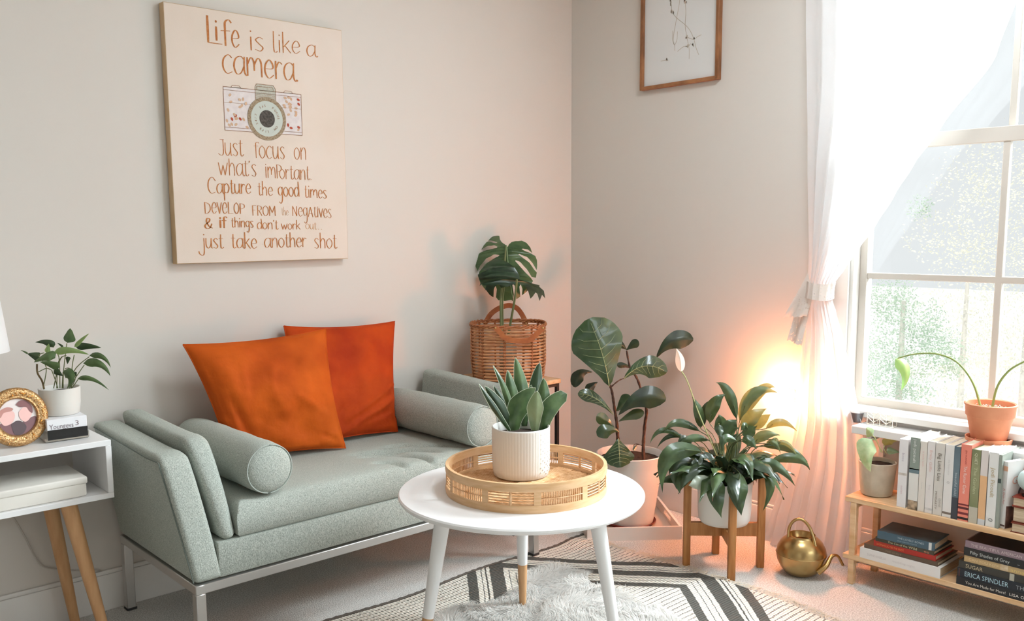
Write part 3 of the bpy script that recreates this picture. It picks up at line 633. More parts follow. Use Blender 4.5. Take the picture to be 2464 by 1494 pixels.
for i, (ws, pen, lt) in enumerate([([('L', -1.7504, 1.8079, -1.6866, 1.8067, 0.0498, 1.9, 1, 1), ('i', -1.7219, 1.8154, -1.699, 1.8183, 0.0447, 1.7, 0.9, 1), ('f', -1.6955, 1.803, -1.6606, 1.806, 0.0503, 1.7, 0.9, 1), ('e', -1.6608, 1.8027, -1.6299, 1.8045, 0.0547, 1.4, 1, 1)], 0.0021, 0), ([('is', -1.5989, 1.8002, -1.5396, 1.8033, 0.0448, 1.2, 1, 1), ('like', -1.5118, 1.8046, -1.4033, 1.812, 0.0417, 1.0, 0.95, 1), ('a', -1.3823, 1.8067, -1.3408, 1.808, 0.0397, 1.1, 1, 1)], 0.0021, 0), ([('camera.', -1.6968, 1.7172, -1.4104, 1.7164, 0.0602, 1.35, 1, 1)], 0.0021, 0), ([('Just', -1.7234, 1.4504, -1.6333, 1.4512, 0.0422, 0.8, 0.55, 0.72), ('focus', -1.5956, 1.4474, -1.4781, 1.4485, 0.0421, 0.8, 0.35, 1), ('on', -1.4442, 1.449, -1.3931, 1.4501, 0.0417, 0.8, 1, 1)], 0.0021, 0), ([("what's", -1.7264, 1.3862, -1.5877, 1.3853, 0.0412, 0.75, 0.5, 1), ('imP', -1.5577, 1.382, -1.4922, 1.3812, 0.0382, 0.75, 0.5, 0.83), ('ortant.', -1.5034, 1.3801, -1.3741, 1.3804, 0.0345, 0.75, 0.8, 1)], 0.0021, 0), ([('Capture', -1.7658, 1.325, -1.6111, 1.3275, 0.0329, 0.95, 0.8, 1.05), ('the', -1.5875, 1.3224, -1.5298, 1.322, 0.0296, 0.85, 0.95, 1), ('good', -1.5124, 1.3202, -1.4273, 1.321, 0.033, 0.95, 0.8, 1), ('times', -1.4083, 1.3184, -1.316, 1.3163, 0.0294, 0.9, 0.9, 1)], 0.0021, 0), ([('DeveLoP', -1.7815, 1.2602, -1.6363, 1.2596, 0.037, 0.8, 0.3, 0.62), ('FROM', -1.6116, 1.2537, -1.5213, 1.2529, 0.0339, 0.8, 1, 0.68), ('NegAtives', -1.4596, 1.2532, -1.2988, 1.246, 0.0324, 0.75, 0.3, 0.72)], 0.0021, 0), ([('the', -1.5008, 1.256, -1.4734, 1.2547, 0.0173, 0.4, 1, 1)], 0.0021, 1), ([('&', -1.7841, 1.2108, -1.7526, 1.21, 0.0238, 1.4, 1, 1), ('if', -1.7321, 1.2133, -1.7043, 1.2118, 0.0261, 1.6, 0.6, 1), ('things', -1.6894, 1.2145, -1.6079, 1.2134, 0.0223, 0.85, 0.8, 1), ("don't", -1.5963, 1.2084, -1.5149, 1.2065, 0.0228, 0.85, 0.8, 1), ('work', -1.5045, 1.2064, -1.4281, 1.206, 0.0203, 0.8, 0.9, 1)], 0.0021, 0), ([('out', -1.4081, 1.2073, -1.3622, 1.2056, 0.0192, 0.65, 0.6, 1), ('..', -1.3605, 1.2056, -1.3366, 1.2047, 0.0193, 0.6, 1, 1)], 0.0021, 1), ([('just', -1.7973, 1.1472, -1.7194, 1.145, 0.0328, 1.0, 0.9, 1), ('take', -1.6928, 1.1452, -1.5973, 1.1419, 0.0336, 1.0, 0.9, 1), ('another', -1.5723, 1.1442, -1.4052, 1.1439, 0.0333, 0.95, 0.8, 1), ('shot', -1.3767, 1.1382, -1.2797, 1.1361, 0.036, 0.95, 0.8, 1)], 0.0021, 0)]):
    for w_ in ws: lettering([w_], pen).build('lettering', INK2 if lt else INK, cv, smooth=False)
# drawn camera, laid out in canvas coordinates
def cq(x, z, dy=0.0009): return (x, CY-dy, z)
ca = (-1.6958, -1.408, 1.5333, 1.6736, -1.5418, 1.5806, 0.0722)
def poly(pts, m, dy, name='camera_drawing'):
    mb = MB(); mb.add([cq(x, z, dy) for x, z in pts], [tuple(range(len(pts)))]); mb.build(name, m, cv, smooth=False)
def outline(mb, pts, w, dy=.0017, closed=True):
    P = pts+[pts[0]] if closed else pts
    for a, b in zip(P[:-1], P[1:]):
        d = Vector((b[0]-a[0], b[1]-a[1])); d.normalize(); n = Vector((-d.y, d.x))*w
        mb.add([cq(a[0]-n.x, a[1]-n.y, dy), cq(a[0]+n.x, a[1]+n.y, dy), cq(b[0]+n.x, b[1]+n.y, dy), cq(b[0]-n.x, b[1]-n.y, dy)], [(0, 1, 2, 3)])
PAPER = mat('drawing_white', srgb(226, 218, 214), .8, noise_scale=60, col2=srgb(216, 206, 204)); TEAL = mat('drawing_teal', srgb(196, 202, 192), .8); GREYD = mat('drawing_grey', srgb(196, 194, 180), .8, noise_scale=200, col2=srgb(176, 172, 156))
DARK = mat('drawing_dark', srgb(52, 48, 44), .8, noise_scale=150, col2=srgb(96, 90, 82)); RINGM = mat('drawing_ring', srgb(132, 108, 82), .8, noise_scale=240, col2=srgb(176, 160, 134)); LINE = mat('drawing_line', srgb(150, 104, 70), .8)
bx0, bx1, bz0, bz1, lx, lz, lr = ca
poly([(bx0, bz0), (bx1, bz0), (bx1, bz1), (bx0, bz1)], PAPER, .0008)
hx0, hx1 = lx-.040, lx+.036
poly([(hx0, bz1-.055), (hx1, bz1-.055), (hx1, bz1+.008), (hx1-.008, bz1+.020), (hx0+.006, bz1+.020), (hx0, bz1+.010)], GREYD, .0010)
ol = MB(); outline(ol, [(bx0, bz0), (bx1, bz0), (bx1, bz1), (bx0, bz1)], .0008); outline(ol, [(bx0, bz1-.010), (bx1, bz1-.010)], .0006, closed=False); outline(ol, [(bx0, bz0+.010), (bx1, bz0+.010)], .0006, closed=False); outline(ol, [(bx0, bz1-.05), (bx1, bz1-.05)], .0004, closed=False)
outline(ol, [(hx0, bz1-.055), (hx1, bz1-.055), (hx1, bz1+.008), (hx1-.008, bz1+.020), (hx0+.006, bz1+.020), (hx0, bz1+.010)], .0007)
outline(ol, [(hx0+.006, bz1-.0), (hx1-.008, bz1-.0), (hx1-.010, bz1+.012), (hx0+.006, bz1+.012)], .0006)
for k in range(7): outline(ol, [(hx0, bz1-.010-.005*k), (hx1, bz1-.010-.005*k)], .0003, closed=False)
for xx in (bx0+.045, bx1-.05): outline(ol, [(xx-.018, bz1), (xx-.012, bz1+.007), (xx+.012, bz1+.007), (xx+.018, bz1)], .0007)
ol.build('camera_outline', LINE, cv, smooth=False)
def disc(r, m, dy, rx=1.0, n=40): poly([(lx+r*rx*cos(2*pi*k/n), lz+r*sin(2*pi*k/n)) for k in range(n)], m, dy, 'camera_lens')
disc(lr, RINGM, .0020); disc(lr*.82, TEAL, .0023); disc(lr*.40, DARK, .0026)
for i, ch in enumerate('24/7  365  FOCUS  ON  LIFE '):
    a = radians(205-i*360/27); rr_ = lr*.60
    if ch != ' ':
        c_ = Vector((lx+rr_*cos(a), CY-.0029, lz+rr_*sin(a))); up = Vector((cos(a), 0, sin(a))); xd = Vector((sin(a), 0, -cos(a)))
        text_mesh(ch, c_-xd*.003-up*.004, xd, up, .011, LINE, cv)
fr = MB(); fb = MB()
for k in range(80):
    x = R_.uniform(bx0+.008, bx1-.008); z = R_.uniform(bz0+.014, bz1-.014)
    if (x-lx)**2+(z-lz)**2 < (lr+.006)**2 or (abs(x-lx) < .045 and z > bz1-.06): continue
    q = fr if k % 5 == 0 else fb; s_ = .0042; a = R_.random()*3
    q.add([cq(x+s_*cos(t*pi/4)*cos(a)-s_*1.5*sin(t*pi/4)*sin(a), z+s_*cos(t*pi/4)*sin(a)+s_*1.5*sin(t*pi/4)*cos(a), .0012+.00001*k) for t in range(8)], [tuple(range(8))])
fr.build('flower_spots', mat('drawing_red', srgb(176, 76, 50), .8), cv, smooth=False); fq = fb.build('flower_petals', mat('drawing_tan', srgb(206, 170, 140), .8), cv, smooth=False); fq['kind'] = 'stuff'

# ============================================================ FRAMED BOTANICAL PRINT (right wall)
FR = mat('frame_wood', srgb(176, 120, 76), 0.5, noise_scale=18, col2=srgb(120, 76, 44), stretch=(1, 1, .5), detail=4)
fy0, fy1, fz0, fz1 = -0.799, -0.414, 1.7705, 2.29
bf = thing('framed_print', (-0.012, (fy0+fy1)/2, fz0), 'pale botanical drawing in a slim brown wooden frame on the right wall', 'picture')
fw = .014
for (a, b, c, d) in ((fy0+fw, fy1-fw, fz0, fz0+fw), (fy0+fw, fy1-fw, fz1-fw, fz1), (fy0, fy0+fw, fz0, fz1), (fy1-fw, fy1, fz0, fz1)):
    mb = MB(); mb.box(-.026, -.0015, a, b, c, d, bev=.0012, seg=1); mb.build('frame_rail', FR, bf)
mb = MB(); mb.box(-.012, -.004, fy0+fw, fy1-fw, fz0+fw, fz1-fw); mb.build('paper', mat('print_paper', srgb(226, 225, 222), .7), bf, smooth=False)
SK = mat('print_stem', srgb(198, 186, 170), .8)
for pts in [[(-0.0126, -0.6042, 2.1399), (-0.0126, -0.6034, 2.1018), (-0.0126, -0.5901, 2.0374), (-0.0126, -0.5781, 1.9825), (-0.0126, -0.5738, 1.952), (-0.0126, -0.5809, 1.9301), (-0.0126, -0.583, 1.909)], [(-0.0126, -0.5547, 2.1496), (-0.0126, -0.5627, 2.0836), (-0.0126, -0.5699, 2.059), (-0.0126, -0.5902, 2.0348), (-0.0126, -0.6316, 2.002), (-0.0126, -0.6564, 1.9749), (-0.0126, -0.6764, 1.9386)], [(-0.0126, -0.6286, 2.1352), (-0.0126, -0.6313, 2.0864), (-0.0126, -0.6339, 2.0451), (-0.0126, -0.6318, 1.9969), (-0.0126, -0.6408, 1.9544), (-0.0126, -0.6497, 1.9197), (-0.0126, -0.6533, 1.9037), (-0.0126, -0.6541, 1.8676)], [(-0.0126, -0.5713, 1.9888), (-0.0126, -0.5721, 1.9523), (-0.0126, -0.5808, 1.9327), (-0.0126, -0.592, 1.9492), (-0.0126, -0.5946, 1.9824)], [(-0.0126, -0.6376, 1.9549), (-0.0126, -0.6732, 1.9391), (-0.0126, -0.6921, 1.9463), (-0.0126, -0.7109, 1.9509)], [(-0.0126, -0.6765, 1.936), (-0.0126, -0.6868, 1.9038), (-0.0126, -0.7002, 1.8764)], [(-0.0126, -0.5963, 1.9044), (-0.0126, -0.6254, 1.9182), (-0.0126, -0.6497, 1.9171), (-0.0126, -0.6608, 1.9244), (-0.0126, -0.6723, 1.9137)], [(-0.0126, -0.513, 1.8783), (-0.0126, -0.5402, 1.8785), (-0.0126, -0.5503, 1.8758)], [(-0.0126, -0.6352, 1.9193), (-0.0126, -0.6482, 1.9161)]]:
    mb = MB(); P = spline(pts, 5); L = []; Q = []
    for i, p in enumerate(P):
        t = P[min(i+1, len(P)-1)]-P[max(i-1, 0)]; t.normalize(); n = Vector((0, -t.z, t.y))*.0011; L.append((-.0126, (p-n).y, (p-n).z)); Q.append((-.0126, (p+n).y, (p+n).z))
    mb.grid([L, Q]); mb.build('drawn_stem', SK, bf, smooth=False)
mb = MB()
for (y, z) in [(-0.559, 2.1049), (-0.5608, 2.0942), (-0.5648, 2.0651), (-0.5699, 2.059), (-0.6295, 2.0943), (-0.6312, 2.0889), (-0.6392, 1.9547), (-0.6764, 1.9386), (-0.6706, 1.9165), (-0.6481, 1.9174), (-0.5401, 1.8798)]:
    for k in range(3):
        a = R_.random()*6; c = (y+.004*cos(a), z+.004*sin(a)); mb.add([(-.0127, c[0]+.003*cos(t*pi/3), c[1]+.0045*sin(t*pi/3)) for t in range(6)], [tuple(range(6))])
mb.build('drawn_flowers', SK, bf, smooth=False)

# ============================================================ SIDE TABLE (left) and what stands on it
st = thing('side_table', (-2.49, -0.18, 0), 'white open-box side table with round wooden legs left of the sofa', 'table')
sx0, sx1, sy0, sy1, sz0, sz1, th = -2.76, -2.219, -0.333, -0.022, 0.457, 0.624, 0.016
for nm, b in (('top_panel', (sx0, sx1, sy0, sy1, sz1-th, sz1)), ('bottom_panel', (sx0, sx1, sy0, sy1, sz0, sz0+th)), ('side_panel', (sx0, sx0+th, sy0, sy1, sz0+th, sz1-th)), ('side_panel', (sx1-th, sx1, sy0, sy1, sz0+th, sz1-th)), ('back_panel', (sx0+th, sx0+.30, sy1-.012, sy1, sz0+th, sz1-th))):
    mb = MB(); mb.box(*b, bev=.0012, seg=1); mb.build(nm, WHITE, st)
for (a, b) in (((-2.325, -.262, .457), (-2.243, -.272, 0.0)), ((-2.335, -.105, .457), (-2.270, -.062, 0.0)), ((-2.66, -.262, .457), (-2.73, -.272, 0)), ((-2.66, -.105, .457), (-2.72, -.062, 0))):
    mb = MB(); mb.tube([b, Vector(b).lerp(Vector(a), .5), a], [.0135, .0185, .0225], 20); mb.build('leg', LEGWOOD, st)
wb = thing('storage_box', (-2.42, -.235, sz0+th), 'large white lidded box lying inside the white side table', 'box')
mb = MB(); mb.box(-2.62, -2.288, -.322, -.150, sz0+th, sz0+th+.048, bev=.006, seg=3); mb.build('box_body', mat('cream_box', srgb(232, 226, 216), .7), wb)
mb = MB(); mb.box(-2.623, -2.285, -.325, -.147, sz0+th+.036, sz0+th+.0565, bev=.005, seg=3); mb.build('box_lid', mat('cream_box', srgb(232, 226, 216), .7), wb)
# lamp (only its shade's edge is in view)
lm = thing('table_lamp', (-2.535, -.16, sz1), 'table lamp with white drum shade at the left edge of the side table', 'lamp')
mb = MB(); mb.lathe([(.0001, 0), (.05, 0), (.052, .006), (.03, .014), (.022, .03), (.035, .07), (.04, .12), (.028, .17), (.012, .2), (.006, .22), (.006, .27), (.0001, .27)], (-2.535, -.16, sz1), 32); mb.build('base', CERAM, lm)
mb = MB(); mb.lathe([(.116, .258), (.094, .462), (.0925, .462), (.1145, .258)], (-2.535, -.16, sz1), 56); mb.build('lamp_shade', mat('lamp_shade', srgb(244, 242, 240), .8, trans=.3), lm)
# clear cosmetics box with card
cb = thing('cosmetics_box', (-2.308, -.205, sz1), 'small clear acrylic box with a white lettered card and black band under the pothos', 'box')
ACR = mat('clear_acrylic', srgb(226, 220, 208), .12, trans=.0); ACR.node_tree.nodes['Principled BSDF'].inputs['Transmission Weight'].default_value = .75
bx = Matrix.Translation((-2.308, -.205, 0)) @ Matrix.Rotation(radians(-3), 4, 'Z')
mb = MB(); mb.box(-.0575, .0575, -.055, .055, sz1+.001, sz1+.028, bev=.004, seg=2, M=bx); mb.build('clear_tray', ACR, cb)
mb = MB(); mb.box(-.052, .052, -.058, .05, sz1+.034, sz1+.0655, bev=.001, seg=1, M=bx); mb.box(-.05, .05, -.052, .046, sz1+.01, sz1+.034, M=bx); mb.build('card_box', mat('card_white', srgb(238, 238, 240), .6), cb)
mb = MB(); mb.box(-.0515, .0525, -.0592, -.0570, sz1+.008, sz1+.0355, M=bx); mb.build('black_band', mat('black_gloss', srgb(14, 12, 12), .25), cb, smooth=False)
text_mesh('Youngevs', bx @ Vector((-.046, -.0584, sz1+.0375)), (bx.to_3x3() @ Vector((1, 0, 0))), (0, 0, 1), .020, mat('card_ink', srgb(130, 116, 122), .7), cb, width=.062)
text_mesh('3', bx @ Vector((.021, -.0584, sz1+.041)), (bx.to_3x3() @ Vector((1, 0, 0))), (0, 0, 1), .020, mat('card_ink', srgb(130, 116, 122), .7), cb, width=.009)
# pothos
pt = thing('potted_pothos', (-2.305, -.19, sz1+.066), 'green pothos in plain white pot on the clear box, side table', 'potted plant')
pot([(.046, 0), (.050, .003), (.0535, .03), (.055, .075)], (-2.305, -.19, sz1+.0660), CERAM, pt, .062, .048, wall=.004)
G_P = leafmat('pothos_leaf', srgb(68, 92, 54), srgb(108, 130, 82), .2); G_PL = leafmat('pothos_leaf_light', srgb(128, 156, 92), srgb(156, 178, 118), .3); G_PD = leafmat('pothos_leaf_dark', srgb(44, 62, 38), srgb(64, 84, 50), .12)
STEM = mat('green_stem', srgb(110, 118, 74), .6); WSTEM = mat('woody_stem', srgb(88, 68, 44), .8, noise_scale=60, col2=srgb(120, 100, 64))
for (b, m_, tp, w_, mt) in [((-2.2766, -0.1961, 0.891), (-2.2716, -0.197, 0.9148), (-2.2666, -0.1978, 0.9319), 0.0405, 'g'), ((-2.2569, -0.1891, 0.8764), (-2.2393, -0.2014, 0.9), (-2.2217, -0.2138, 0.9143), 0.0151, 'l'), ((-2.2452, -0.1594, 0.8742), (-2.2174, -0.1845, 0.878), (-2.1895, -0.2096, 0.8697), 0.0245, 'd'), ((-2.3193, -0.2157, 0.8698), (-2.2959, -0.2605, 0.8871), (-2.246, -0.2821, 0.8624), 0.0244, 'l'), ((-2.2333, -0.2407, 0.8548), (-2.2069, -0.2893, 0.8657), (-2.1911, -0.2843, 0.8193), 0.0195, 'g'), ((-2.2546, -0.2522, 0.8355), (-2.2217, -0.3053, 0.8531), (-2.2006, -0.3065, 0.7986), 0.0283, 'g'), ((-2.2738, -0.2557, 0.7944), (-2.25, -0.3011, 0.8101), (-2.2108, -0.3172, 0.762), 0.0163, 'g'), ((-2.2923, -0.118, 0.8716), (-2.308, -0.1267, 0.8969), (-2.3309, -0.081, 0.8872), 0.026, 'd'), ((-2.3154, -0.1266, 0.8593), (-2.3114, -0.1279, 0.8746), (-2.3073, -0.1292, 0.8856), 0.0197, 'l'), ((-2.3209, -0.2303, 0.855), (-2.3404, -0.237, 0.8725), (-2.3665, -0.1917, 0.8438), 0.0368, 'g'), ((-2.3057, -0.2087, 0.8242), (-2.3255, -0.1896, 0.8371), (-2.3454, -0.1706, 0.8409), 0.0253, 'g'), ((-2.337, -0.1362, 0.8486), (-2.3492, -0.1245, 0.8568), (-2.3614, -0.1127, 0.8593), 0.0286, 'd'), ((-2.363, -0.1246, 0.8607), (-2.3703, -0.1171, 0.8678), (-2.3777, -0.1097, 0.8713), 0.006, 'g'), ((-2.2687, -0.1256, 0.8709), (-2.2747, -0.1192, 0.8792), (-2.2807, -0.1127, 0.884), 0.0077, 'd'), ((-2.2705, -0.1684, 0.8482), (-2.2718, -0.1692, 0.8391), (-2.273, -0.1699, 0.8264), 0.0167, 'd'), ((-2.3077, -0.2482, 0.8198), (-2.2905, -0.2917, 0.8121), (-2.3034, -0.2604, 0.7708), 0.0338, 'g'), ((-2.3186, -0.1985, 0.8169), (-2.3099, -0.2076, 0.8111), (-2.3012, -0.2168, 0.8005), 0.0208, 'd'), ((-2.2684, -0.2175, 0.809), (-2.2674, -0.2197, 0.8028), (-2.2664, -0.2219, 0.794), 0.009, 'd')]:
    mb = MB(); leaf(mb, b, m_, tp, w_, 'heart', fold=.22, nu=12, nv=4, wave=.03); lo = mb.build('leaf', {'g': G_P, 'l': G_PL, 'd': G_PD}[mt], pt, auto=80)
for k, P in enumerate([[(-2.3379, -0.1641, 0.7606), (-2.3402, -0.1579, 0.7844), (-2.3477, -0.1474, 0.8069), (-2.3465, -0.1441, 0.8322)], [(-2.3452, -0.1491, 0.8098), (-2.3281, -0.1627, 0.8193), (-2.3183, -0.1721, 0.8155)], [(-2.3085, -0.1898, 0.7632), (-2.3126, -0.1812, 0.7916), (-2.3172, -0.1731, 0.8155)], [(-2.2794, -0.2157, 0.7629), (-2.2729, -0.2114, 0.8209), (-2.2651, -0.2122, 0.8566)], [(-2.2973, -0.1998, 0.7631), (-2.2915, -0.1961, 0.8137), (-2.2778, -0.1952, 0.8895)], [(-2.2839, -0.2117, 0.7629), (-2.2663, -0.2217, 0.7955), (-2.2464, -0.2337, 0.8281)], [(-2.2883, -0.2077, 0.763), (-2.2706, -0.2155, 0.809), (-2.2551, -0.2254, 0.8312), (-2.233, -0.2415, 0.8518)], [(-2.2781, -0.2166, 0.7644), (-2.2703, -0.2215, 0.7762), (-2.2623, -0.2263, 0.7895)], [(-2.3108, -0.1878, 0.7632), (-2.3024, -0.1837, 0.8302), (-2.2913, -0.1896, 0.8524)], [(-2.3175, -0.1818, 0.7633), (-2.2968, -0.1866, 0.8421), (-2.2821, -0.1973, 0.8553)], [(-2.3399, -0.1618, 0.7636), (-2.3278, -0.1625, 0.8215), (-2.3405, -0.1456, 0.8545), (-2.3285, -0.1547, 0.8633)], [(-2.2996, -0.1978, 0.7631), (-2.2961, -0.1964, 0.7884), (-2.2931, -0.1955, 0.8092)], [(-2.2878, -0.1987, 0.8181), (-2.2798, -0.2056, 0.8195), (-2.2709, -0.2158, 0.806), (-2.2691, -0.2203, 0.7896), (-2.2763, -0.2169, 0.7718)], [(-2.304, -0.1938, 0.7632), (-2.2982, -0.1838, 0.851), (-2.3092, -0.1714, 0.866)]]):
    mb = MB(); mb.tube(spline(P, 5), .0026 if k == 0 else .0013, 6); mb.build('stem', WSTEM if k == 0 else STEM, pt)
# round ornate picture frame
rf = thing('photo_frame', (-2.428, -.235, sz1), 'round gold filigree photo frame with a picture of a couple on the side table', 'picture frame')
GOLD = mat('antique_gold', srgb(206, 168, 118), .35, .7, noise_scale=180, col2=srgb(160, 118, 74), bump=.8, bump_scale=260)
GC = Vector((-2.430, -.235, sz1+.0805)); gn = Vector((.10, -1, .16)).normalized(); gu = Vector((0, 0, 1)).cross(gn).normalized(); gv = gn.cross(gu).normalized()
GM = Matrix(((gu.x, gv.x, gn.x, GC.x), (gu.y, gv.y, gn.y, GC.y), (gu.z, gv.z, gn.z, GC.z), (0, 0, 0, 1)))
mb = MB(); mb.lathe([(.0495, .006), (.052, .0105), (.0545, .0085), (.058, .0095), (.068, .012), (.076, .010), (.080, .005), (.0805, 0), (.078, -.006), (.05, -.006), (.0495, .006)], (0, 0, 0), 64, GM); mb.build('ring', GOLD, rf, auto=60)
mb = MB()
for k in range(260):
    a = R_.random()*2*pi; r = R_.uniform(.058, .079); c = GM @ Vector((r*cos(a), r*sin(a), .0115-(max(0, r-.068)/.012)**2*.005)); s_ = R_.uniform(.0012, .0026)
    P = [c+gu*s_, c+gv*s_, c-gu*s_, c-gv*s_, c+gn*s_*1.2]; mb.add(P, [(0, 1, 4), (1, 2, 4), (2, 3, 4), (3, 0, 4)])
mb.build('filigree_beads', mat('gold_bright', srgb(226, 184, 124), .25, .9), rf)['kind'] = 'stuff'
mb = MB(); mb.lathe([(.0001, .002), (.0505, .002)], (0, 0, 0), 48, GM); pic = mb.build('photo', mat('photo_base', srgb(238, 226, 222), .5), rf)
def blob(pts, m, dz, nm):
    mb = MB(); P = spline([Vector((x, y, 0)) for x, y in pts+[pts[0]]], 5)[:-1]; mb.add([GM @ Vector((p.x, p.y, dz)) for p in P], [tuple(range(len(P)))]); mb.build(nm, m, pic, smooth=False)
blob([(-.049, -.012), (-.03, -.012), (0, -.018), (.02, -.012), (.045, -.004), (.047, -.018), (.03, -.04), (0, -.0495), (-.03, -.04)], mat('photo_dark', srgb(132, 92, 96), .5), .0028, 'photo_clothing')
blob([(-.018, -.018), (-.004, -.010), (.010, -.014), (.020, -.03), (.008, -.047), (-.012, -.046)], mat('photo_black', srgb(88, 70, 74), .5), .0034, 'photo_clothing')
blob([(.005, .012), (.006, -.004), (.018, -.016), (.030, -.010), (.038, .004), (.034, .02), (.018, .024)], mat('photo_skin', srgb(244, 196, 188), .5), .0034, 'photo_face')
blob([(-.046, .0), (-.036, -.018), (-.018, -.016), (-.008, -.004), (-.006, .012), (-.018, .022), (-.036, .016)], mat('photo_skin', srgb(244, 196, 188), .5), .0034, 'photo_face')
blob([(.0, .034), (.012, .043), (.028, .040), (.040, .024), (.040, .006), (.032, .012), (.026, .024), (.010, .026)], mat('photo_hair', srgb(140, 92, 92), .5), .0040, 'photo_hair')
blob([(-.048, .012), (-.040, .024), (-.022, .030), (-.008, .024), (-.014, .018), (-.032, .016), (-.042, .004)], mat('photo_hair2', srgb(196, 140, 130), .5), .0040, 'photo_hair')
mb = MB(); mb.tube([GC-gn*.005+gv*.02, Vector((GC.x-.012, GC.y+.055, sz1+.003))], .003, 8); mb.build('easel_back', GOLD, rf)
# cord on the wall behind the side table
mb = MB(); mb.tube(spline([(-2.4086, -0.006, 0.3686), (-2.3795, -0.006, 0.2975), (-2.3453, -0.006, 0.2041), (-2.3057, -0.006, 0.1765), (-2.2343, -0.006, 0.1522), (-2.1786, -0.006, 0.1401), (-2.1585, -0.006, 0.114), (-2.1606, -0.006, 0.0799), (-2.1791, -0.006, 0.0297)], 6), .0022, 6); tag(mb.build('power_cord', mat('cord_grey', srgb(196, 188, 178), .6)), 'thin grey power cord hanging down the wall behind the side table', 'cord')
# ============================================================ CORNER STAND, BASKET, MONSTERA
BLK = mat('black_metal', (0.012, 0.010, 0.010), .45, .3)
cs = thing('corner_table', (-.63, -.21, 0), 'small wood-topped corner table with thin black metal legs behind the sofa', 'table')
kx0, kx1, ky0, ky1, kz = -.736, -.468, -.390, -.03, .600
mb = MB(); mb.box(kx0, kx1, ky0, ky1, kz-.018, kz, bev=.002, seg=1); mb.build('tabletop', PINE, cs)
for x in (kx0+.012, kx1-.012):
    for y in (ky0+.012, ky1-.012):
        mb = MB(); mb.box(x-.007, x+.007, y-.007, y+.007, 0, kz-.018, bev=.001, seg=1); mb.build('leg', BLK, cs)
for z in (kz-.026, .16):
    mb = MB()
    mb.box(kx0+.012, kx1-.012, ky0+.006, ky0+.018, z-.005, z+.005); mb.box(kx0+.012, kx1-.012, ky1-.018, ky1-.006, z-.005, z+.005); mb.box(kx0+.006, kx0+.018, ky0+.012, ky1-.012, z-.005, z+.005); mb.box(kx1-.018, kx1-.006, ky0+.012, ky1-.012, z-.005, z+.005)
    mb.build('rail', BLK, cs)
bk = thing('wicker_basket', (-.600, -.218, kz), 'brown wicker basket with leather handles holding monstera leaves, corner table', 'basket')
WICK = mat('wicker', srgb(176, 114, 70), .55, noise_scale=30, col2=srgb(208, 152, 104), bump=.3, bump_scale=90); WICKD = mat('wicker_stake', srgb(146, 84, 46), .55, noise_scale=90, col2=srgb(180, 110, 62), bump=.5, bump_scale=200)
BC = Vector((-.600, -.218)); rbx = .150
def sup(a, r, e=.72):
    # rounded-square section, turned with its flat face to the room
    c, s = cos(a), sin(a); x = r*math.copysign(abs(c)**e, c); y = r*.92*math.copysign(abs(s)**e, s); t = radians(-42)
    return BC.x+x*cos(t)-y*sin(t), BC.y+x*sin(t)+y*cos(t)
NR = 17; BH = .221
for i in range(NR):
    z = kz+.008+(BH-.014)*i/(NR-1); r = rbx*(.95+.05*min(1, i/5))
    mb = MB(); mb.tube([(*sup(2*pi*k/56, r+.0012*sin(k*3.1+i)), z+.001*noise.noise(Vector((k*.4, i, 0)))) for k in range(57)], .0043, 6, cap=False); mb.build('woven_rod', WICK, bk)
for k in range(11):
    a = 2*pi*k/11+.10
    for q in (0, 1):
        mb = MB(); P = []
        for i in range(52):
            z = kz+.004+BH*i/51; ph = i*NR*pi/51+q*pi; rr = rbx*(.95+.05*min(1, i/16))+.0045*cos(ph); x, y = sup(a+.016*sin(ph), rr); P.append((x, y, z))
        mb.tube(P, .0028, 5); mb.build('stake', WICKD, bk)
mb = MB()
for q in (0, 1): mb.tube([(*sup(2*pi*k/120, rbx+.004*cos(k*.9+q*pi)), kz+BH+.004*sin(k*.9+q*pi)) for k in range(121)], .0042, 6, cap=False)
mb.build('rim', WICKD, bk)
mb = MB(); rows = [[(*sup(2*pi*k/32, r), kz+.003) for k in range(32)] for r in (.0005, .07, .142)]; mb.grid(rows, True); mb.build('basket_base', WICK, bk)
LEA = mat('tan_leather', srgb(150, 80, 38), .45, noise_scale=25, col2=srgb(186, 108, 58), bump=.15, bump_scale=300); BRASS = mat('rivet_brass', srgb(220, 180, 120), .3, .9)
def strap(pts, wd, nrm, nm='handle'):
    mb = MB(); P = spline(pts, 8); A, B_, C_, D_ = [], [], [], []
    for i, p in enumerate(P):
        t = (P[min(i+1, len(P)-1)]-P[max(i-1, 0)]).normalized(); n = Vector(nrm).normalized(); s = t.cross(n).normalized(); n2 = s.cross(t).normalized()
        f = 1.0 if 3 < i < len(P)-4 else .55+.15*min(i, len(P)-1-i)
        A.append(p+s*wd*f+n2*.0012); B_.append(p-s*wd*f+n2*.0012); C_.append(p-s*wd*f-n2*.0012); D_.append(p+s*wd*f-n2*.0012)
    mb.grid([A, B_, C_, D_, A]); o = mb.build(nm, LEA, bk)
    for p in (P[2], P[-3]):
        r = MB(); M = Matrix.Translation(p+Vector(nrm).normalized()*.002) @ Vector(nrm).to_track_quat('Z', 'Y').to_matrix().to_4x4(); r.lathe([(.0001, .003), (.003, .0024), (.0042, 0)], n=12, M=M); r.build('rivet', BRASS, o)
nv_ = (-.66, -.75, .05)
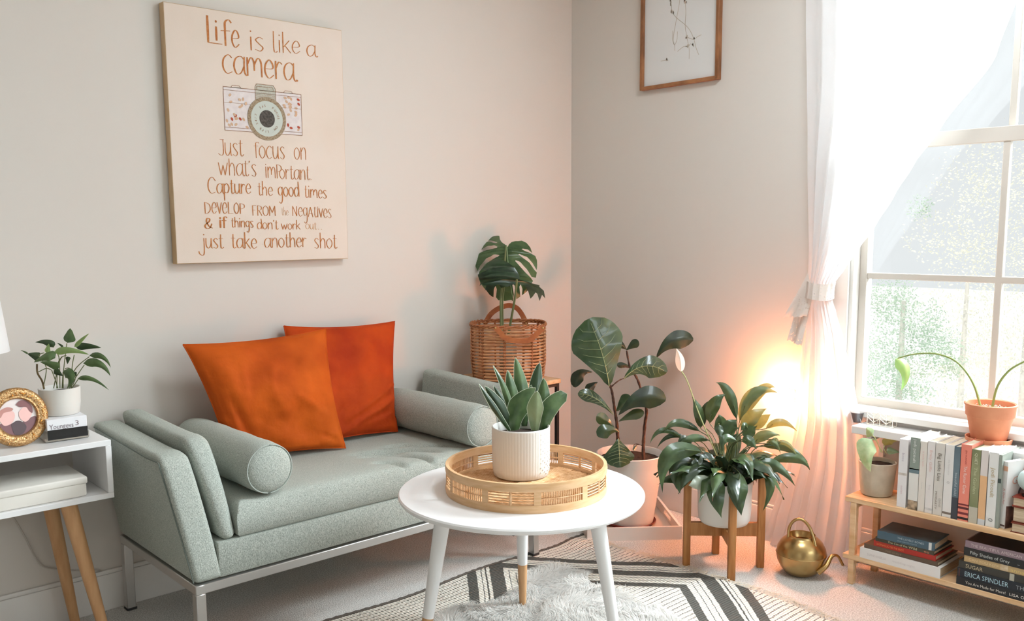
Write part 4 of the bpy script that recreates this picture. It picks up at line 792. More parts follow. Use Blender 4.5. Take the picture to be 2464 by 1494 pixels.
strap([(-0.5846, -0.0554, 0.8037), (-0.5625, -0.0679, 0.8451), (-0.534, -0.0888, 0.8708), (-0.5015, -0.1155, 0.8826), (-0.4777, -0.1386, 0.8719), (-0.4632, -0.1562, 0.844), (-0.4516, -0.1741, 0.8005)], .0105, nv_); strap([(-0.7424, -0.2962, 0.8236), (-0.7284, -0.3119, 0.8042), (-0.7171, -0.3256, 0.7832), (-0.6857, -0.3558, 0.77), (-0.6467, -0.3899, 0.7728), (-0.6189, -0.41, 0.7998), (-0.5985, -0.4239, 0.8236)], .0105, nv_)
mp = thing('monstera_cutting', (-.600, -.218, kz+.006), 'two split monstera leaves on long stems standing in the wicker basket', 'plant')
G_M = leafmat('monstera_leaf', srgb(66, 92, 56), srgb(98, 122, 78), .25, .3); G_MD = leafmat('monstera_dark', srgb(34, 54, 36), srgb(56, 78, 50), .08, .3)
mb = MB(); mb.lathe([(.0001, .001), (.034, .001), (.036, .006), (.036, .12), (.03, .14), (.028, .14), (.034, .118), (.034, .008), (.0001, .006)], (-.600, -.218, kz+.004), 24); mb.build('glass_jar', ACR, mp)
for P, r in [([(-0.6292, -0.2118, 0.7617), (-0.6234, -0.2016, 0.8511), (-0.6168, -0.195, 0.9227), (-0.5751, -0.1646, 1.0009), (-0.5473, -0.1524, 1.1363)], 0.0042), ([(-0.61, -0.2008, 0.7682), (-0.6046, -0.1916, 0.8492), (-0.5977, -0.186, 0.9166), (-0.5809, -0.1775, 0.9744)], 0.003), ([(-0.6103, -0.2279, 0.766), (-0.6071, -0.245, 0.8394), (-0.6105, -0.269, 0.9172), (-0.6211, -0.2906, 0.972), (-0.6227, -0.2971, 1.004)], 0.004)]:
    mb = MB(); mb.tube(spline(P, 6), [r*(1.25-.4*i/30) for i in range((len(P)-1)*6+1)], 8); mb.build('stem', STEM, mp)
def monstera(poly, mid, m, dome):
    """poly: outline with its slits, mid: midrib; the blade folds down on both sides of the midrib"""
    M_ = spline(mid, 8); N = ROOMDIR; from mathutils.geometry import tessellate_polygon
    bm = bmesh.new(); vv = [bm.verts.new(p) for p in poly]
    for tri in tessellate_polygon([[Vector(p) for p in poly]]):
        try: bm.faces.new([vv[i] for i in tri])
        except ValueError: pass
    bmesh.ops.subdivide_edges(bm, edges=bm.edges[:], cuts=2)
    c = sum((Vector(p) for p in mid), Vector())/len(mid)
    for v in bm.verts:
        d = min((v.co-p).length for p in M_); r = (v.co-c).length
        v.co += N*(-d*.22-dome*r*r*9+.0035*sin(d*160)+.004*noise.noise(v.co*18))
    bm.verts.index_update(); mb = MB(); mb.add([v.co[:] for v in bm.verts], [[v.index for v in f.verts] for f in bm.faces]); bm.free()
    o = mb.build('leaf', m, mp, auto=120)
    if dome > .5: return
    r = MB(); r.tube([p+N*.0035 for p in M_], [.0020*(1-.7*i/len(M_)) for i in range(len(M_))], 6)
    r.build('midrib', mat('midrib_green', srgb(136, 162, 118), .5), o)
for poly_, mid, k, dome in [([(-0.5461, -0.1531, 1.1385), (-0.5505, -0.146, 1.1567), (-0.5595, -0.1357, 1.1704), (-0.5632, -0.1297, 1.1864), (-0.5636, -0.125, 1.2113), (-0.5792, -0.1103, 1.216), (-0.5983, -0.0938, 1.2131), (-0.6152, -0.0804, 1.2042), (-0.6162, -0.0807, 1.1969), (-0.5984, -0.0972, 1.1931), (-0.5822, -0.1132, 1.1838), (-0.5725, -0.1242, 1.1701), (-0.5768, -0.1207, 1.1684), (-0.588, -0.1093, 1.1767), (-0.6024, -0.0947, 1.1868), (-0.6169, -0.082, 1.186), (-0.6229, -0.0797, 1.1689), (-0.6301, -0.0772, 1.1463), (-0.6191, -0.0855, 1.1543), (-0.6014, -0.1001, 1.1605), (-0.5845, -0.1154, 1.1594), (-0.5741, -0.127, 1.1456), (-0.5778, -0.1248, 1.1393), (-0.5965, -0.108, 1.1404), (-0.6172, -0.0901, 1.138), (-0.6293, -0.0796, 1.1363), (-0.6422, -0.0699, 1.126), (-0.6492, -0.0672, 1.1056), (-0.6507, -0.0706, 1.0784), (-0.6457, -0.0797, 1.0512), (-0.6351, -0.0853, 1.0737), (-0.614, -0.0997, 1.0984), (-0.589, -0.1199, 1.1104), (-0.571, -0.1368, 1.1048), (-0.5765, -0.1332, 1.0971), (-0.5978, -0.1158, 1.0883), (-0.6198, -0.099, 1.0726), (-0.6406, -0.0849, 1.0475), (-0.6461, -0.0833, 1.0285), (-0.6417, -0.0919, 1.0012), (-0.6319, -0.1046, 0.9784), (-0.6169, -0.1218, 0.9556), (-0.6056, -0.135, 0.9373), (-0.6024, -0.1332, 0.9645), (-0.5959, -0.1358, 0.9825), (-0.5922, -0.1423, 0.9644), (-0.5981, -0.1417, 0.9372), (-0.5917, -0.1496, 0.9244), (-0.5723, -0.1676, 0.9197), (-0.5517, -0.1857, 0.9208), (-0.5471, -0.1907, 0.9158), (-0.5417, -0.1911, 0.9411), (-0.5428, -0.1846, 0.9729), (-0.5436, -0.1815, 0.9865), (-0.536, -0.1907, 0.9728), (-0.5351, -0.1962, 0.9456), (-0.5357, -0.1994, 0.9238), (-0.5223, -0.2092, 0.9364), (-0.5217, -0.2034, 0.9727), (-0.5167, -0.2063, 0.9817), (-0.513, -0.2128, 0.9635), (-0.5168, -0.2134, 0.9399), (-0.5044, -0.2223, 0.952), (-0.4927, -0.23, 0.9678), (-0.4842, -0.2344, 0.9859), (-0.4767, -0.2385, 1.0012), (-0.4831, -0.2307, 1.0131), (-0.4971, -0.2151, 1.0314), (-0.5123, -0.198, 1.052), (-0.5246, -0.1833, 1.0743), (-0.5241, -0.1828, 1.0798), (-0.5105, -0.1962, 1.0724), (-0.4923, -0.2167, 1.0472), (-0.4797, -0.2331, 1.0167), (-0.4659, -0.2451, 1.0183), (-0.4611, -0.2456, 1.04), (-0.4681, -0.2377, 1.0501), (-0.4811, -0.2217, 1.0757), (-0.4989, -0.2027, 1.094), (-0.5128, -0.1883, 1.106), (-0.509, -0.1909, 1.11), (-0.4873, -0.2117, 1.1016), (-0.4707, -0.2306, 1.0774), (-0.4606, -0.2444, 1.05), (-0.4569, -0.2439, 1.0718), (-0.4555, -0.2412, 1.0944), (-0.4588, -0.2349, 1.1135), (-0.4685, -0.2252, 1.12), (-0.485, -0.2095, 1.1261), (-0.4994, -0.1949, 1.1362), (-0.4956, -0.1976, 1.1407), (-0.4805, -0.2115, 1.1374), (-0.4673, -0.2254, 1.125), (-0.4707, -0.2178, 1.1513), (-0.4808, -0.2053, 1.1718), (-0.4952, -0.1908, 1.182), (-0.5147, -0.1747, 1.1745), (-0.529, -0.1632, 1.1678), (-0.5369, -0.1582, 1.1566), (-0.5417, -0.1566, 1.1408)], [(-0.5457, -0.154, 1.1354), (-0.548, -0.1628, 1.0728), (-0.5487, -0.1763, 0.9911), (-0.5476, -0.1894, 0.9208)], 'g', 0.35), ([(-0.6059, -0.2972, 1.0121), (-0.5792, -0.3203, 1.0153), (-0.5555, -0.3402, 1.0216), (-0.5436, -0.3501, 1.0259), (-0.5452, -0.3498, 1.0193), (-0.5305, -0.3637, 1.0148), (-0.528, -0.3706, 0.9876), (-0.5383, -0.3603, 0.9939), (-0.5488, -0.3558, 0.966), (-0.5548, -0.3469, 0.9866), (-0.5602, -0.3417, 0.9889), (-0.57, -0.336, 0.9714), (-0.5787, -0.3303, 0.9602), (-0.5841, -0.322, 0.9804), (-0.5912, -0.3136, 0.9927), (-0.6041, -0.3016, 0.9959), (-0.6139, -0.2928, 0.996), (-0.6208, -0.2872, 0.993), (-0.6344, -0.2759, 0.9888), (-0.6484, -0.2649, 0.9802), (-0.6651, -0.2505, 0.9777), (-0.6707, -0.2437, 0.9879), (-0.6771, -0.2377, 0.9901), (-0.6876, -0.2307, 0.9771), (-0.6931, -0.2306, 0.9492), (-0.703, -0.2199, 0.9598), (-0.7127, -0.2085, 0.9765), (-0.7157, -0.2065, 0.9726), (-0.7094, -0.2089, 0.9905), (-0.7183, -0.2004, 0.9941), (-0.7216, -0.1962, 1.0016), (-0.7302, -0.1899, 0.9942), (-0.7249, -0.1921, 1.0082), (-0.7293, -0.1852, 1.0257), (-0.731, -0.1808, 1.0424), (-0.7149, -0.1945, 1.0457), (-0.6998, -0.2075, 1.0482), (-0.7141, -0.1938, 1.054), (-0.7168, -0.1903, 1.0606), (-0.6948, -0.2057, 1.0844), (-0.6774, -0.2194, 1.0943), (-0.661, -0.2341, 1.0941), (-0.639, -0.2557, 1.0816), (-0.618, -0.2782, 1.0595), (-0.6072, -0.2923, 1.0331), (-0.6069, -0.2957, 1.0156)], [(-0.6159, -0.2898, 1.0035), (-0.6435, -0.2601, 1.0335), (-0.6756, -0.23, 1.0427), (-0.7069, -0.2052, 1.0255)], 'd', 0.8)]: monstera(poly_, mid, G_M if k == 'g' else G_MD, dome)

# ============================================================ FIG IN WHITE POT ON A WHITE TRAY
wt = thing('floor_tray', (-.293, -.587, 0), 'white wooden handled tray on the carpet under the fiddle-leaf fig', 'tray', rz=0)
u_, v_ = Vector((.78, -.626, 0)), Vector((.626, .78, 0)); tc_ = Vector((-.295, -.585, 0))
lu, lv = .185, .20; WOODW = mat('white_painted_wood', srgb(236, 226, 216), .55)
mb = MB(); frame_box(mb, tc_+Vector((0, 0, .008)), u_, v_, (0, 0, 1), lu-.006, lv-.006, .004); mb.build('base', mat('tray_inside', srgb(196, 176, 158), .6), wt, smooth=False)
for s in (-1, 1):
    mb = MB(); frame_box(mb, tc_+v_*s*(lv-.005)+Vector((0, 0, .026)), u_, v_, (0, 0, 1), lu, .005, .026); mb.build('side', WOODW, wt, smooth=False)
    # ends with handle slots: built of four pieces joined
    mb = MB(); e = tc_+u_*s*(lu-.005)
    frame_box(mb, e+Vector((0, 0, .012)), v_, u_, (0, 0, 1), lv-.01, .005, .012); frame_box(mb, e+Vector((0, 0, .047)), v_, u_, (0, 0, 1), lv-.01, .005, .005)
    for q in (-1, 1): frame_box(mb, e+v_*q*(lv*.5+.022)+Vector((0, 0, .033)), v_, u_, (0, 0, 1), lv*.5-.034, .005, .0092)
    mb.build('end', WOODW, wt, smooth=False)
fg = thing('fiddle_leaf_fig', (-.292, -.607, .0125), 'fiddle-leaf fig with two woody stems in a large white ribbed pot', 'potted plant')
mb = MB(); mb.lathe([(.0001, 0), (.095, 0), (.108, .014), (.106, .016), (.094, .004), (.0001, .004)], (-.292, -.607, .0125), 48); mb.build('saucer', mat('red_saucer', srgb(120, 48, 34), .5), fg)
pp = [(.088, .004), (.094, .008)]+[(.095+.034*k/20+(.0008 if k % 2 else 0), .012+.235*k/20) for k in range(21)]+[(.1325, .255), (.134, .285), (.1355, .288)]
pot(pp, (-.292, -.607, .0135), mat('white_glazed', srgb(236, 230, 222), .45), fg, .265, .122, n=64, wall=.008)
G_F = leafmat('fig_leaf', srgb(46, 68, 42), srgb(78, 100, 64), .10, .28, 14, .35); G_FD = leafmat('fig_leaf_dark', srgb(30, 46, 30), srgb(48, 66, 42), .05, .4); VEIN = mat('leaf_vein', srgb(158, 172, 126), .5); BARK = mat('bark', srgb(58, 40, 34), .9, noise_scale=70, col2=srgb(104, 72, 54), bump=1, bump_scale=120)
for P, r in [([(-0.335, -0.6114, 0.243), (-0.3427, -0.5928, 0.3113), (-0.3417, -0.583, 0.3733), (-0.3395, -0.5764, 0.4229), (-0.3408, -0.5645, 0.4849), (-0.3421, -0.5526, 0.547), (-0.3462, -0.5436, 0.578)], 0.0075), ([(-0.2739, -0.6632, 0.2578), (-0.2681, -0.6549, 0.3353), (-0.2555, -0.6511, 0.422), (-0.2457, -0.6502, 0.4777), (-0.2546, -0.6284, 0.5584), (-0.264, -0.6114, 0.6081), (-0.2793, -0.5914, 0.6455), (-0.2833, -0.576, 0.7138)], 0.0065), ([(-0.2681, -0.6549, 0.3353), (-0.2932, -0.6315, 0.3418), (-0.2992, -0.6304, 0.317)], 0.0018), ([(-0.2757, -0.5948, 0.6442), (-0.2975, -0.5743, 0.6507)], 0.002), ([(-0.3421, -0.5483, 0.5718), (-0.3165, -0.5668, 0.5963), (-0.297, -0.5826, 0.6054)], 0.003)]:
    mb = MB(); Q = spline(P, 5); mb.tube(Q, [r*(1.1-.55*i/len(Q))+.0008*sin(i*2.3) for i in range(len(Q))], 8); mb.build('stem', BARK, fg)
for (b, m_, tp, w_, mt, vn) in [((-0.4089, -0.5942, 0.587), (-0.4317, -0.5928, 0.7125), (-0.4589, -0.531, 0.852), 0.2102, 'g', 1), ((-0.2078, -0.5103, 0.7016), (-0.1947, -0.532, 0.7275), (-0.1816, -0.5538, 0.7406), 0.0384, 'd', 0), ((-0.2053, -0.5122, 0.7035), (-0.227, -0.5034, 0.7267), (-0.2487, -0.4946, 0.7382), 0.0352, 'd', 0), ((-0.1499, -0.6204, 0.6745), (-0.1245, -0.6658, 0.7761), (-0.0465, -0.7259, 0.7513), 0.0792, 'd', 0), ((-0.3019, -0.5787, 0.6024), (-0.26, -0.6407, 0.693), (-0.1873, -0.7029, 0.6289), 0.0935, 'g', 1), ((-0.3769, -0.616, 0.4693), (-0.3273, -0.6818, 0.5778), (-0.2472, -0.7473, 0.5325), 0.0919, 'd', 0), ((-0.349, -0.5925, 0.4364), (-0.3168, -0.6312, 0.4673), (-0.2846, -0.6698, 0.4766), 0.0434, 'g', 0), ((-0.3496, -0.4524, 0.6199), (-0.4172, -0.4292, 0.6405), (-0.4232, -0.4238, 0.5629), 0.0538, 'd', 0), ((-0.3297, -0.4637, 0.579), (-0.3558, -0.4569, 0.5684), (-0.382, -0.4501, 0.5451), 0.0381, 'd', 0), ((-0.3618, -0.5764, 0.4643), (-0.4317, -0.5382, 0.5599), (-0.4742, -0.4888, 0.5492), 0.0527, 'g', 1), ((-0.3629, -0.5845, 0.4119), (-0.3948, -0.5651, 0.4471), (-0.4266, -0.5458, 0.464), 0.0496, 'g', 0), ((-0.3782, -0.6259, 0.4053), (-0.4347, -0.6113, 0.4336), (-0.4602, -0.5823, 0.3923), 0.0582, 'g', 0), ((-0.4154, -0.65, 0.3871), (-0.44, -0.6754, 0.3476), (-0.4361, -0.6769, 0.2809), 0.1211, 'g', 1), ((-0.3071, -0.544, 0.4644), (-0.2886, -0.5688, 0.5028), (-0.2701, -0.5935, 0.524), 0.063, 'g', 0), ((-0.2137, -0.5433, 0.6364), (-0.2431, -0.5297, 0.6488), (-0.2724, -0.5161, 0.6481), 0.0255, 'd', 0), ((-0.2839, -0.6398, 0.3417), (-0.2997, -0.641, 0.3355), (-0.3154, -0.6422, 0.3219), 0.0125, 'd', 0)]:
    mb = MB(); leaf(mb, b, m_, tp, w_, 'fiddle', fold=.16, nu=16, nv=8, wave=.05); lo = mb.build('leaf', {'g': G_F, 'd': G_FD}[mt], fg, auto=80)
    rows = [[Vector(q) for q in mb.v[i*9:(i+1)*9]] for i in range(17)]
    if vn:
        r = MB(); N = ROOMDIR*.0016; r.tube([q[4]+N for q in rows[:-1]], [.0020-.0014*i/16 for i in range(16)], 5)
        for k in (3, 5, 7, 9, 11, 13):
            for e in (0, 8):
                kk = min(15, k+2); r.tube([rows[k][4]+N, rows[min(15, k+1)][(4+e)//2 if e else 2]+N*.8, rows[kk][7 if e else 1]+N*.5], [.0010, .0007, .0003], 4)
        r.build('leaf_vein', VEIN, lo)

# ============================================================ PEACE LILY ON WOODEN STAND
lc = Vector((-.3985, -1.127))
ps = thing('plant_stand', (lc.x, lc.y, 0), 'mid-century square wooden plant stand with crossed rails carrying the peace lily', 'plant stand')
for dx, dy in ((-1, 1), (1, 1), (-1, -1), (1, -1)):
    mb = MB(); x, y = lc.x+dx*.0895, lc.y+dy*.0935; mb.box(x-.0125, x+.0125, y-.0125, y+.0125, 0, .345, bev=.003, seg=2, M=Matrix.Translation((x, y, 0)) @ Matrix.Rotation(radians(45), 4, 'Z') @ Matrix.Translation((-x, -y, 0))); mb.build('leg', OAK, ps)
for ang, dz in ((45, 0), (-45, .0)):
    mb = MB(); d = Vector((cos(radians(ang)), sin(radians(ang)), 0)); n = Vector((-d.y, d.x, 0)); frame_box(mb, Vector((lc.x, lc.y, .139+dz)), d, n, (0, 0, 1), .119, .009, .024-(.0015 if ang > 0 else 0)); mb.build('cross_rail', OAK, ps, smooth=False)
ll = thing('peace_lily', (lc.x, lc.y, .164), 'peace lily with drooping glossy leaves and one white flower in a white pot', 'potted plant')
pot([(.070, 0), (.082, .004), (.089, .016), (.0915, .04), (.0945, .14), (.0955, .155)], (lc.x, lc.y, .1635), mat('white_glazed', srgb(232, 224, 214), .45), ll, .14, .086)
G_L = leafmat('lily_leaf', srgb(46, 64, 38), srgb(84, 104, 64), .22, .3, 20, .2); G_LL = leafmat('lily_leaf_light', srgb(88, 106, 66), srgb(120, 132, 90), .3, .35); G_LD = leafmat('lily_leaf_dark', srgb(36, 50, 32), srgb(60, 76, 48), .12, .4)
G_LW = leafmat('lily_variegated', srgb(150, 162, 140), srgb(196, 202, 184), .2, .3); BRN = mat('brown_tip', srgb(110, 58, 40), .7)
crown = Vector((lc.x, lc.y, .32))
for (b, m_, tp, w_, mt) in [((-0.4494, -1.0559, 0.4998), (-0.4675, -1.0681, 0.5704), (-0.4781, -1.0379, 0.613), 0.0369, 'g'), ((-0.4161, -1.045, 0.5002), (-0.4361, -1.0539, 0.5796), (-0.3989, -1.0704, 0.5973), 0.0302, 'd'), ((-0.424, -1.0755, 0.5171), (-0.4362, -1.09, 0.6047), (-0.3893, -1.115, 0.6228), 0.0475, 'g'), ((-0.3345, -1.1264, 0.5261), (-0.3628, -1.119, 0.6577), (-0.3957, -1.0762, 0.6587), 0.0389, 'g'), ((-0.3016, -1.1176, 0.5125), (-0.2866, -1.1445, 0.6679), (-0.2038, -1.2141, 0.6128), 0.0447, 'l'), ((-0.278, -1.1224, 0.5281), (-0.242, -1.1706, 0.6685), (-0.2033, -1.198, 0.6306), 0.0394, 'l'), ((-0.3225, -1.1444, 0.4836), (-0.3217, -1.1744, 0.5487), (-0.2691, -1.2046, 0.5662), 0.0531, 'l'), ((-0.2697, -1.1515, 0.4801), (-0.2518, -1.1756, 0.5206), (-0.2339, -1.1998, 0.5406), 0.0393, 'l'), ((-0.2432, -1.1873, 0.4873), (-0.221, -1.2377, 0.5437), (-0.1792, -1.272, 0.482), 0.0285, 'l'), ((-0.3347, -1.1939, 0.4471), (-0.3296, -1.2296, 0.5006), (-0.2775, -1.2656, 0.4822), 0.0385, 'l'), ((-0.3091, -1.2178, 0.4398), (-0.2624, -1.2963, 0.4601), (-0.2145, -1.3378, 0.3881), 0.028, 'g'), ((-0.3105, -1.2518, 0.3926), (-0.2494, -1.3391, 0.4355), (-0.23, -1.3549, 0.3657), 0.0365, 'g'), ((-0.3887, -1.2382, 0.3812), (-0.3597, -1.2948, 0.4369), (-0.3083, -1.3467, 0.3226), 0.0412, 'g'), ((-0.3679, -1.2611, 0.3553), (-0.3588, -1.3118, 0.3428), (-0.3991, -1.2806, 0.2388), 0.0326, 'g'), ((-0.481, -1.2372, 0.3808), (-0.5172, -1.2542, 0.3308), (-0.5054, -1.2663, 0.2432), 0.0706, 'g'), ((-0.5386, -1.1877, 0.3713), (-0.5746, -1.2038, 0.3273), (-0.5557, -1.223, 0.2354), 0.0656, 'g'), ((-0.5263, -1.1474, 0.3556), (-0.5783, -1.1443, 0.3405), (-0.5965, -1.1156, 0.3347), 0.0511, 'w'), ((-0.5496, -1.098, 0.3659), (-0.6167, -1.0823, 0.3456), (-0.6042, -1.0877, 0.3004), 0.0394, 'g'), ((-0.5199, -1.112, 0.4373), (-0.6545, -1.0247, 0.4849), (-0.6486, -1.0476, 0.3043), 0.0652, 'g'), ((-0.507, -1.0917, 0.3869), (-0.6139, -1.0307, 0.4247), (-0.5879, -1.0606, 0.3071), 0.0519, 'd'), ((-0.453, -1.0545, 0.4893), (-0.5399, -1.0057, 0.5594), (-0.5643, -0.9829, 0.4879), 0.0299, 'g'), ((-0.5, -1.0169, 0.4653), (-0.5797, -0.9739, 0.539), (-0.6045, -0.9537, 0.4501), 0.0211, 'g'), ((-0.4733, -1.0145, 0.4606), (-0.5447, -0.9846, 0.5005), (-0.572, -0.9592, 0.4293), 0.0177, 'd'), ((-0.4487, -1.09, 0.4623), (-0.5195, -1.0622, 0.4931), (-0.5476, -1.0314, 0.4488), 0.028, 'g'), ((-0.4145, -1.1323, 0.4711), (-0.4269, -1.1272, 0.5258), (-0.4393, -1.1222, 0.5586), 0.0523, 'g'), ((-0.4157, -1.1574, 0.4755), (-0.4448, -1.1633, 0.5262), (-0.4113, -1.1766, 0.5433), 0.0658, 'g'), ((-0.3794, -1.1898, 0.4751), (-0.3726, -1.2054, 0.5047), (-0.3657, -1.2211, 0.5206), 0.045, 'g'), ((-0.3975, -1.2083, 0.5094), (-0.4217, -1.2196, 0.5534), (-0.4319, -1.2051, 0.5072), 0.0206, 'g'), ((-0.4521, -1.2054, 0.4792), (-0.5181, -1.1801, 0.5203), (-0.5069, -1.1898, 0.444), 0.0306, 'g'), ((-0.4308, -1.2112, 0.4767), (-0.4337, -1.2457, 0.497), (-0.4124, -1.2586, 0.454), 0.0409, 'g'), ((-0.3006, -1.2242, 0.4467), (-0.2973, -1.2623, 0.4778), (-0.2822, -1.2727, 0.4165), 0.021, 'l'), ((-0.2859, -1.2504, 0.4488), (-0.2734, -1.296, 0.4832), (-0.2463, -1.3214, 0.3978), 0.0174, 'l'), ((-0.4254, -1.2136, 0.4131), (-0.4193, -1.2345, 0.4071), (-0.4133, -1.2555, 0.3891), 0.0615, 'd'), ((-0.4862, -1.1464, 0.4113), (-0.5188, -1.1328, 0.4094), (-0.5513, -1.1193, 0.3898), 0.0652, 'd'), ((-0.4997, -1.1113, 0.3893), (-0.5259, -1.101, 0.3989), (-0.5521, -1.0907, 0.3949), 0.0414, 'd'), ((-0.2833, -1.2366, 0.4639), (-0.283, -1.2512, 0.4629), (-0.2826, -1.2658, 0.4546), 0.0245, 'l'), ((-0.4427, -1.1038, 0.4135), (-0.4645, -1.1034, 0.3908), (-0.4864, -1.1029, 0.3496), 0.0385, 'd'), ((-0.4357, -1.1813, 0.3911), (-0.4279, -1.2045, 0.3819), (-0.4201, -1.2277, 0.3585), 0.0413, 'd'), ((-0.4508, -1.131, 0.5263), (-0.4588, -1.1411, 0.5106), (-0.4668, -1.1513, 0.4828), 0.0311, 'd'), ((-0.312, -1.1975, 0.3862), (-0.3019, -1.2188, 0.3997), (-0.2917, -1.24, 0.4014), 0.0211, 'g'), ((-0.4782, -1.0399, 0.4441), (-0.5214, -1.033, 0.4967), (-0.5331, -1.0185, 0.4423), 0.0246, 'd')]:
    mb = MB(); leaf(mb, b, m_, tp, w_, 'lance', fold=.2, nu=14, nv=6, wave=.10); lo = mb.build('leaf', {'g': G_L, 'l': G_LL, 'd': G_LD, 'w': G_LW}[mt], ll, auto=80)
    rows = [[Vector(q) for q in mb.v[i*7:(i+1)*7]] for i in range(15)]
    s = MB(); a = Vector((lc.x+R_.uniform(-.035, .035), lc.y+R_.uniform(-.035, .035), .31)); bb = Vector(b); mid = a.lerp(bb, .5)+Vector((0, 0, .25*(bb-a).length))
    s.tube(spline([a, mid, bb, rows[3][3]], 4), .0017, 5); s.build('leaf_stalk', mat('lily_stalk', srgb(74, 86, 48), .5), lo)
# inner foliage: short dark leaves filling the crown
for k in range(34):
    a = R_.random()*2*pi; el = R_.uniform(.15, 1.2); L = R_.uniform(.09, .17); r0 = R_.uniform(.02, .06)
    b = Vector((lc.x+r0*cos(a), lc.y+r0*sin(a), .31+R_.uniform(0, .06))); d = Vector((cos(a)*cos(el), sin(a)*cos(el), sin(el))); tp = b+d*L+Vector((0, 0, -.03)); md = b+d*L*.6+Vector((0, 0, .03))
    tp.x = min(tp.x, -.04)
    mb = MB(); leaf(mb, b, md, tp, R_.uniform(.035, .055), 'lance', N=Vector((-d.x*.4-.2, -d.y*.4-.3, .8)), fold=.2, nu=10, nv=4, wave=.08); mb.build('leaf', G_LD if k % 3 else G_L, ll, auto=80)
# outer foliage: longer arching, drooping leaves all round
for k in range(26):
    a = 2*pi*k/26+R_.uniform(-.12, .12); L = R_.uniform(.13, .215); up = R_.uniform(.02, .13)
    b = Vector((lc.x+.045*cos(a), lc.y+.045*sin(a), .33+up*.5)); md = b+Vector((cos(a)*L*.55, sin(a)*L*.55, up*.9)); tp = b+Vector((cos(a)*L, sin(a)*L, R_.uniform(-.11, .02)))
    if min(md.x, tp.x) > -.06: md.x = min(md.x, -.07); tp.x = min(tp.x, -.05)
    if tp.y < lc.y-.12 and tp.x > -.2: tp.x = -.2
    dv = Vector((cos(a), sin(a), 0)); mb = MB(); leaf(mb, b, md, tp, R_.uniform(.046, .068), 'lance', N=Vector((dv.x*.5-.15, dv.y*.5-.2, .9)), fold=.22, nu=14, nv=4, wave=.16, twist=R_.uniform(-.5, .5)); lo = mb.build('leaf', (G_L, G_LD, G_L)[k % 3], ll, auto=80)
    s = MB(); s.tube([(lc.x+.02*cos(a), lc.y+.02*sin(a), .305), b.lerp(Vector((lc.x, lc.y, .31)), .4)+Vector((0, 0, .02)), b], .0016, 5); s.build('leaf_stalk', mat('lily_stalk', srgb(74, 86, 48), .5), lo)
    if k % 3 == 0:
        t = MB(); e = (tp-md).normalized(); t.tube([tp-e*.006, tp+e*.006+Vector((0, 0, -.003))], [.0016, .0005], 5); t.build('leaf_tip', BRN, lo)
mb = MB(); mb.tube(spline([(-0.4245, -1.1268, 0.3739), (-0.4478, -1.0885, 0.4753), (-0.467, -1.0565, 0.5622), (-0.4849, -1.0231, 0.6636), (-0.4976, -1.005, 0.7027)], 6), .0024, 6); fs_ = mb.build('flower_stalk', mat('flower_stalk', srgb(176, 176, 120), .5), ll)
mb = MB(); b, m_, tp = [(-0.499, -1.0043, 0.6998), (-0.4924, -1.0019, 0.7474), (-0.5044, -0.9852, 0.7823)]; leaf(mb, b, m_, tp, .034, 'lance', fold=.35, nu=12, nv=6); mb.build('flower_spathe', mat('spathe_white', srgb(240, 232, 216), .5, trans=.25), fs_)
# ============================================================ GLOWING LAMP BEHIND THE LILY
gl = thing('globe_wall_lamp', (-.0005, -1.142, .57), 'small glowing orange globe lamp on the wall between peace lily and curtain', 'lamp')
mb = MB(); mb.box(-.008, -.0005, -1.160, -1.124, .545, .595, bev=.003); mb.tube([(-.006, -1.142, .57), (-.022, -1.142, .57)], .010, 12); mb.build('wall_plate', mat('stand_white', srgb(236, 226, 214), .5), gl)
mb = MB(); mb.lathe([(.0001, -.030)]+[(.030*sin(pi*k/16), -.030*cos(pi*k/16)) for k in range(1, 16)]+[(.0001, .030)], (-.050, -1.142, .57), 32); mb.build('glowing_globe', mat('glow_bulb', (1, .5, .25), .5, emit=(1.0, .33, .14, 450)), gl)
# ============================================================ BRASS WATERING CAN
wc = thing('watering_can', (-.262, -1.352, 0), 'round polished brass watering can with arched handle on the carpet by the curtain', 'watering can')
WC = Vector((-.262, -1.352, .072)); BR = mat('aged_brass', srgb(196, 168, 116), .28, .95, noise_scale=9, col2=srgb(160, 122, 70), bump=.04, bump_scale=30)
prof = [(.0001, -.071), (.036, -.071), (.052, -.064), (.068, -.046), (.0795, -.022), (.0835, .0), (.0842, .004), (.0838, .008), (.080, .026), (.069, .046), (.056, .058), (.050, .062), (.046, .066), (.0455, .071), (.044, .071), (.043, .064), (.036, .050)]
mb = MB(); mb.lathe(prof, WC, 56, ex=1.0, ey=1.0); mb.build('body', BR, wc, auto=70)
mb = MB(); mb.lathe([(.0845, .0035), (.0856, .005), (.0845, .0065)], WC, 56); mb.build('seam_band', BR, wc)
rt = Vector((.748, -.664, 0)); bkv = Vector((.664, .748, 0))
mb = MB(); P = [WC-rt*.046+Vector((0, 0, .060)), WC-rt*.045+Vector((0, 0, .095)), WC-rt*.030+Vector((0, 0, .122))-bkv*.004, WC-rt*.006+Vector((0, 0, .128))-bkv*.012, WC+rt*.014+Vector((0, 0, .108))-bkv*.03, WC+rt*.024+Vector((0, 0, .075))-bkv*.045, WC+rt*.028+Vector((0, 0, .048))-bkv*.058]
mb.tube(spline(P, 6), .0052, 10); mb.build('handle', BR, wc)
mb = MB(); P = [WC+rt*.035-bkv*.066+Vector((0, 0, -.042)), WC+rt*.062-bkv*.066+Vector((0, 0, -.020)), WC+rt*.084-bkv*.05+Vector((0, 0, .006)), WC+rt*.098-bkv*.046+Vector((0, 0, .012)), WC+rt*.112-bkv*.043+Vector((0, 0, .006)), WC+rt*.124-bkv*.042+Vector((0, 0, -.014)), WC+rt*.130-bkv*.042+Vector((0, 0, -.026))]
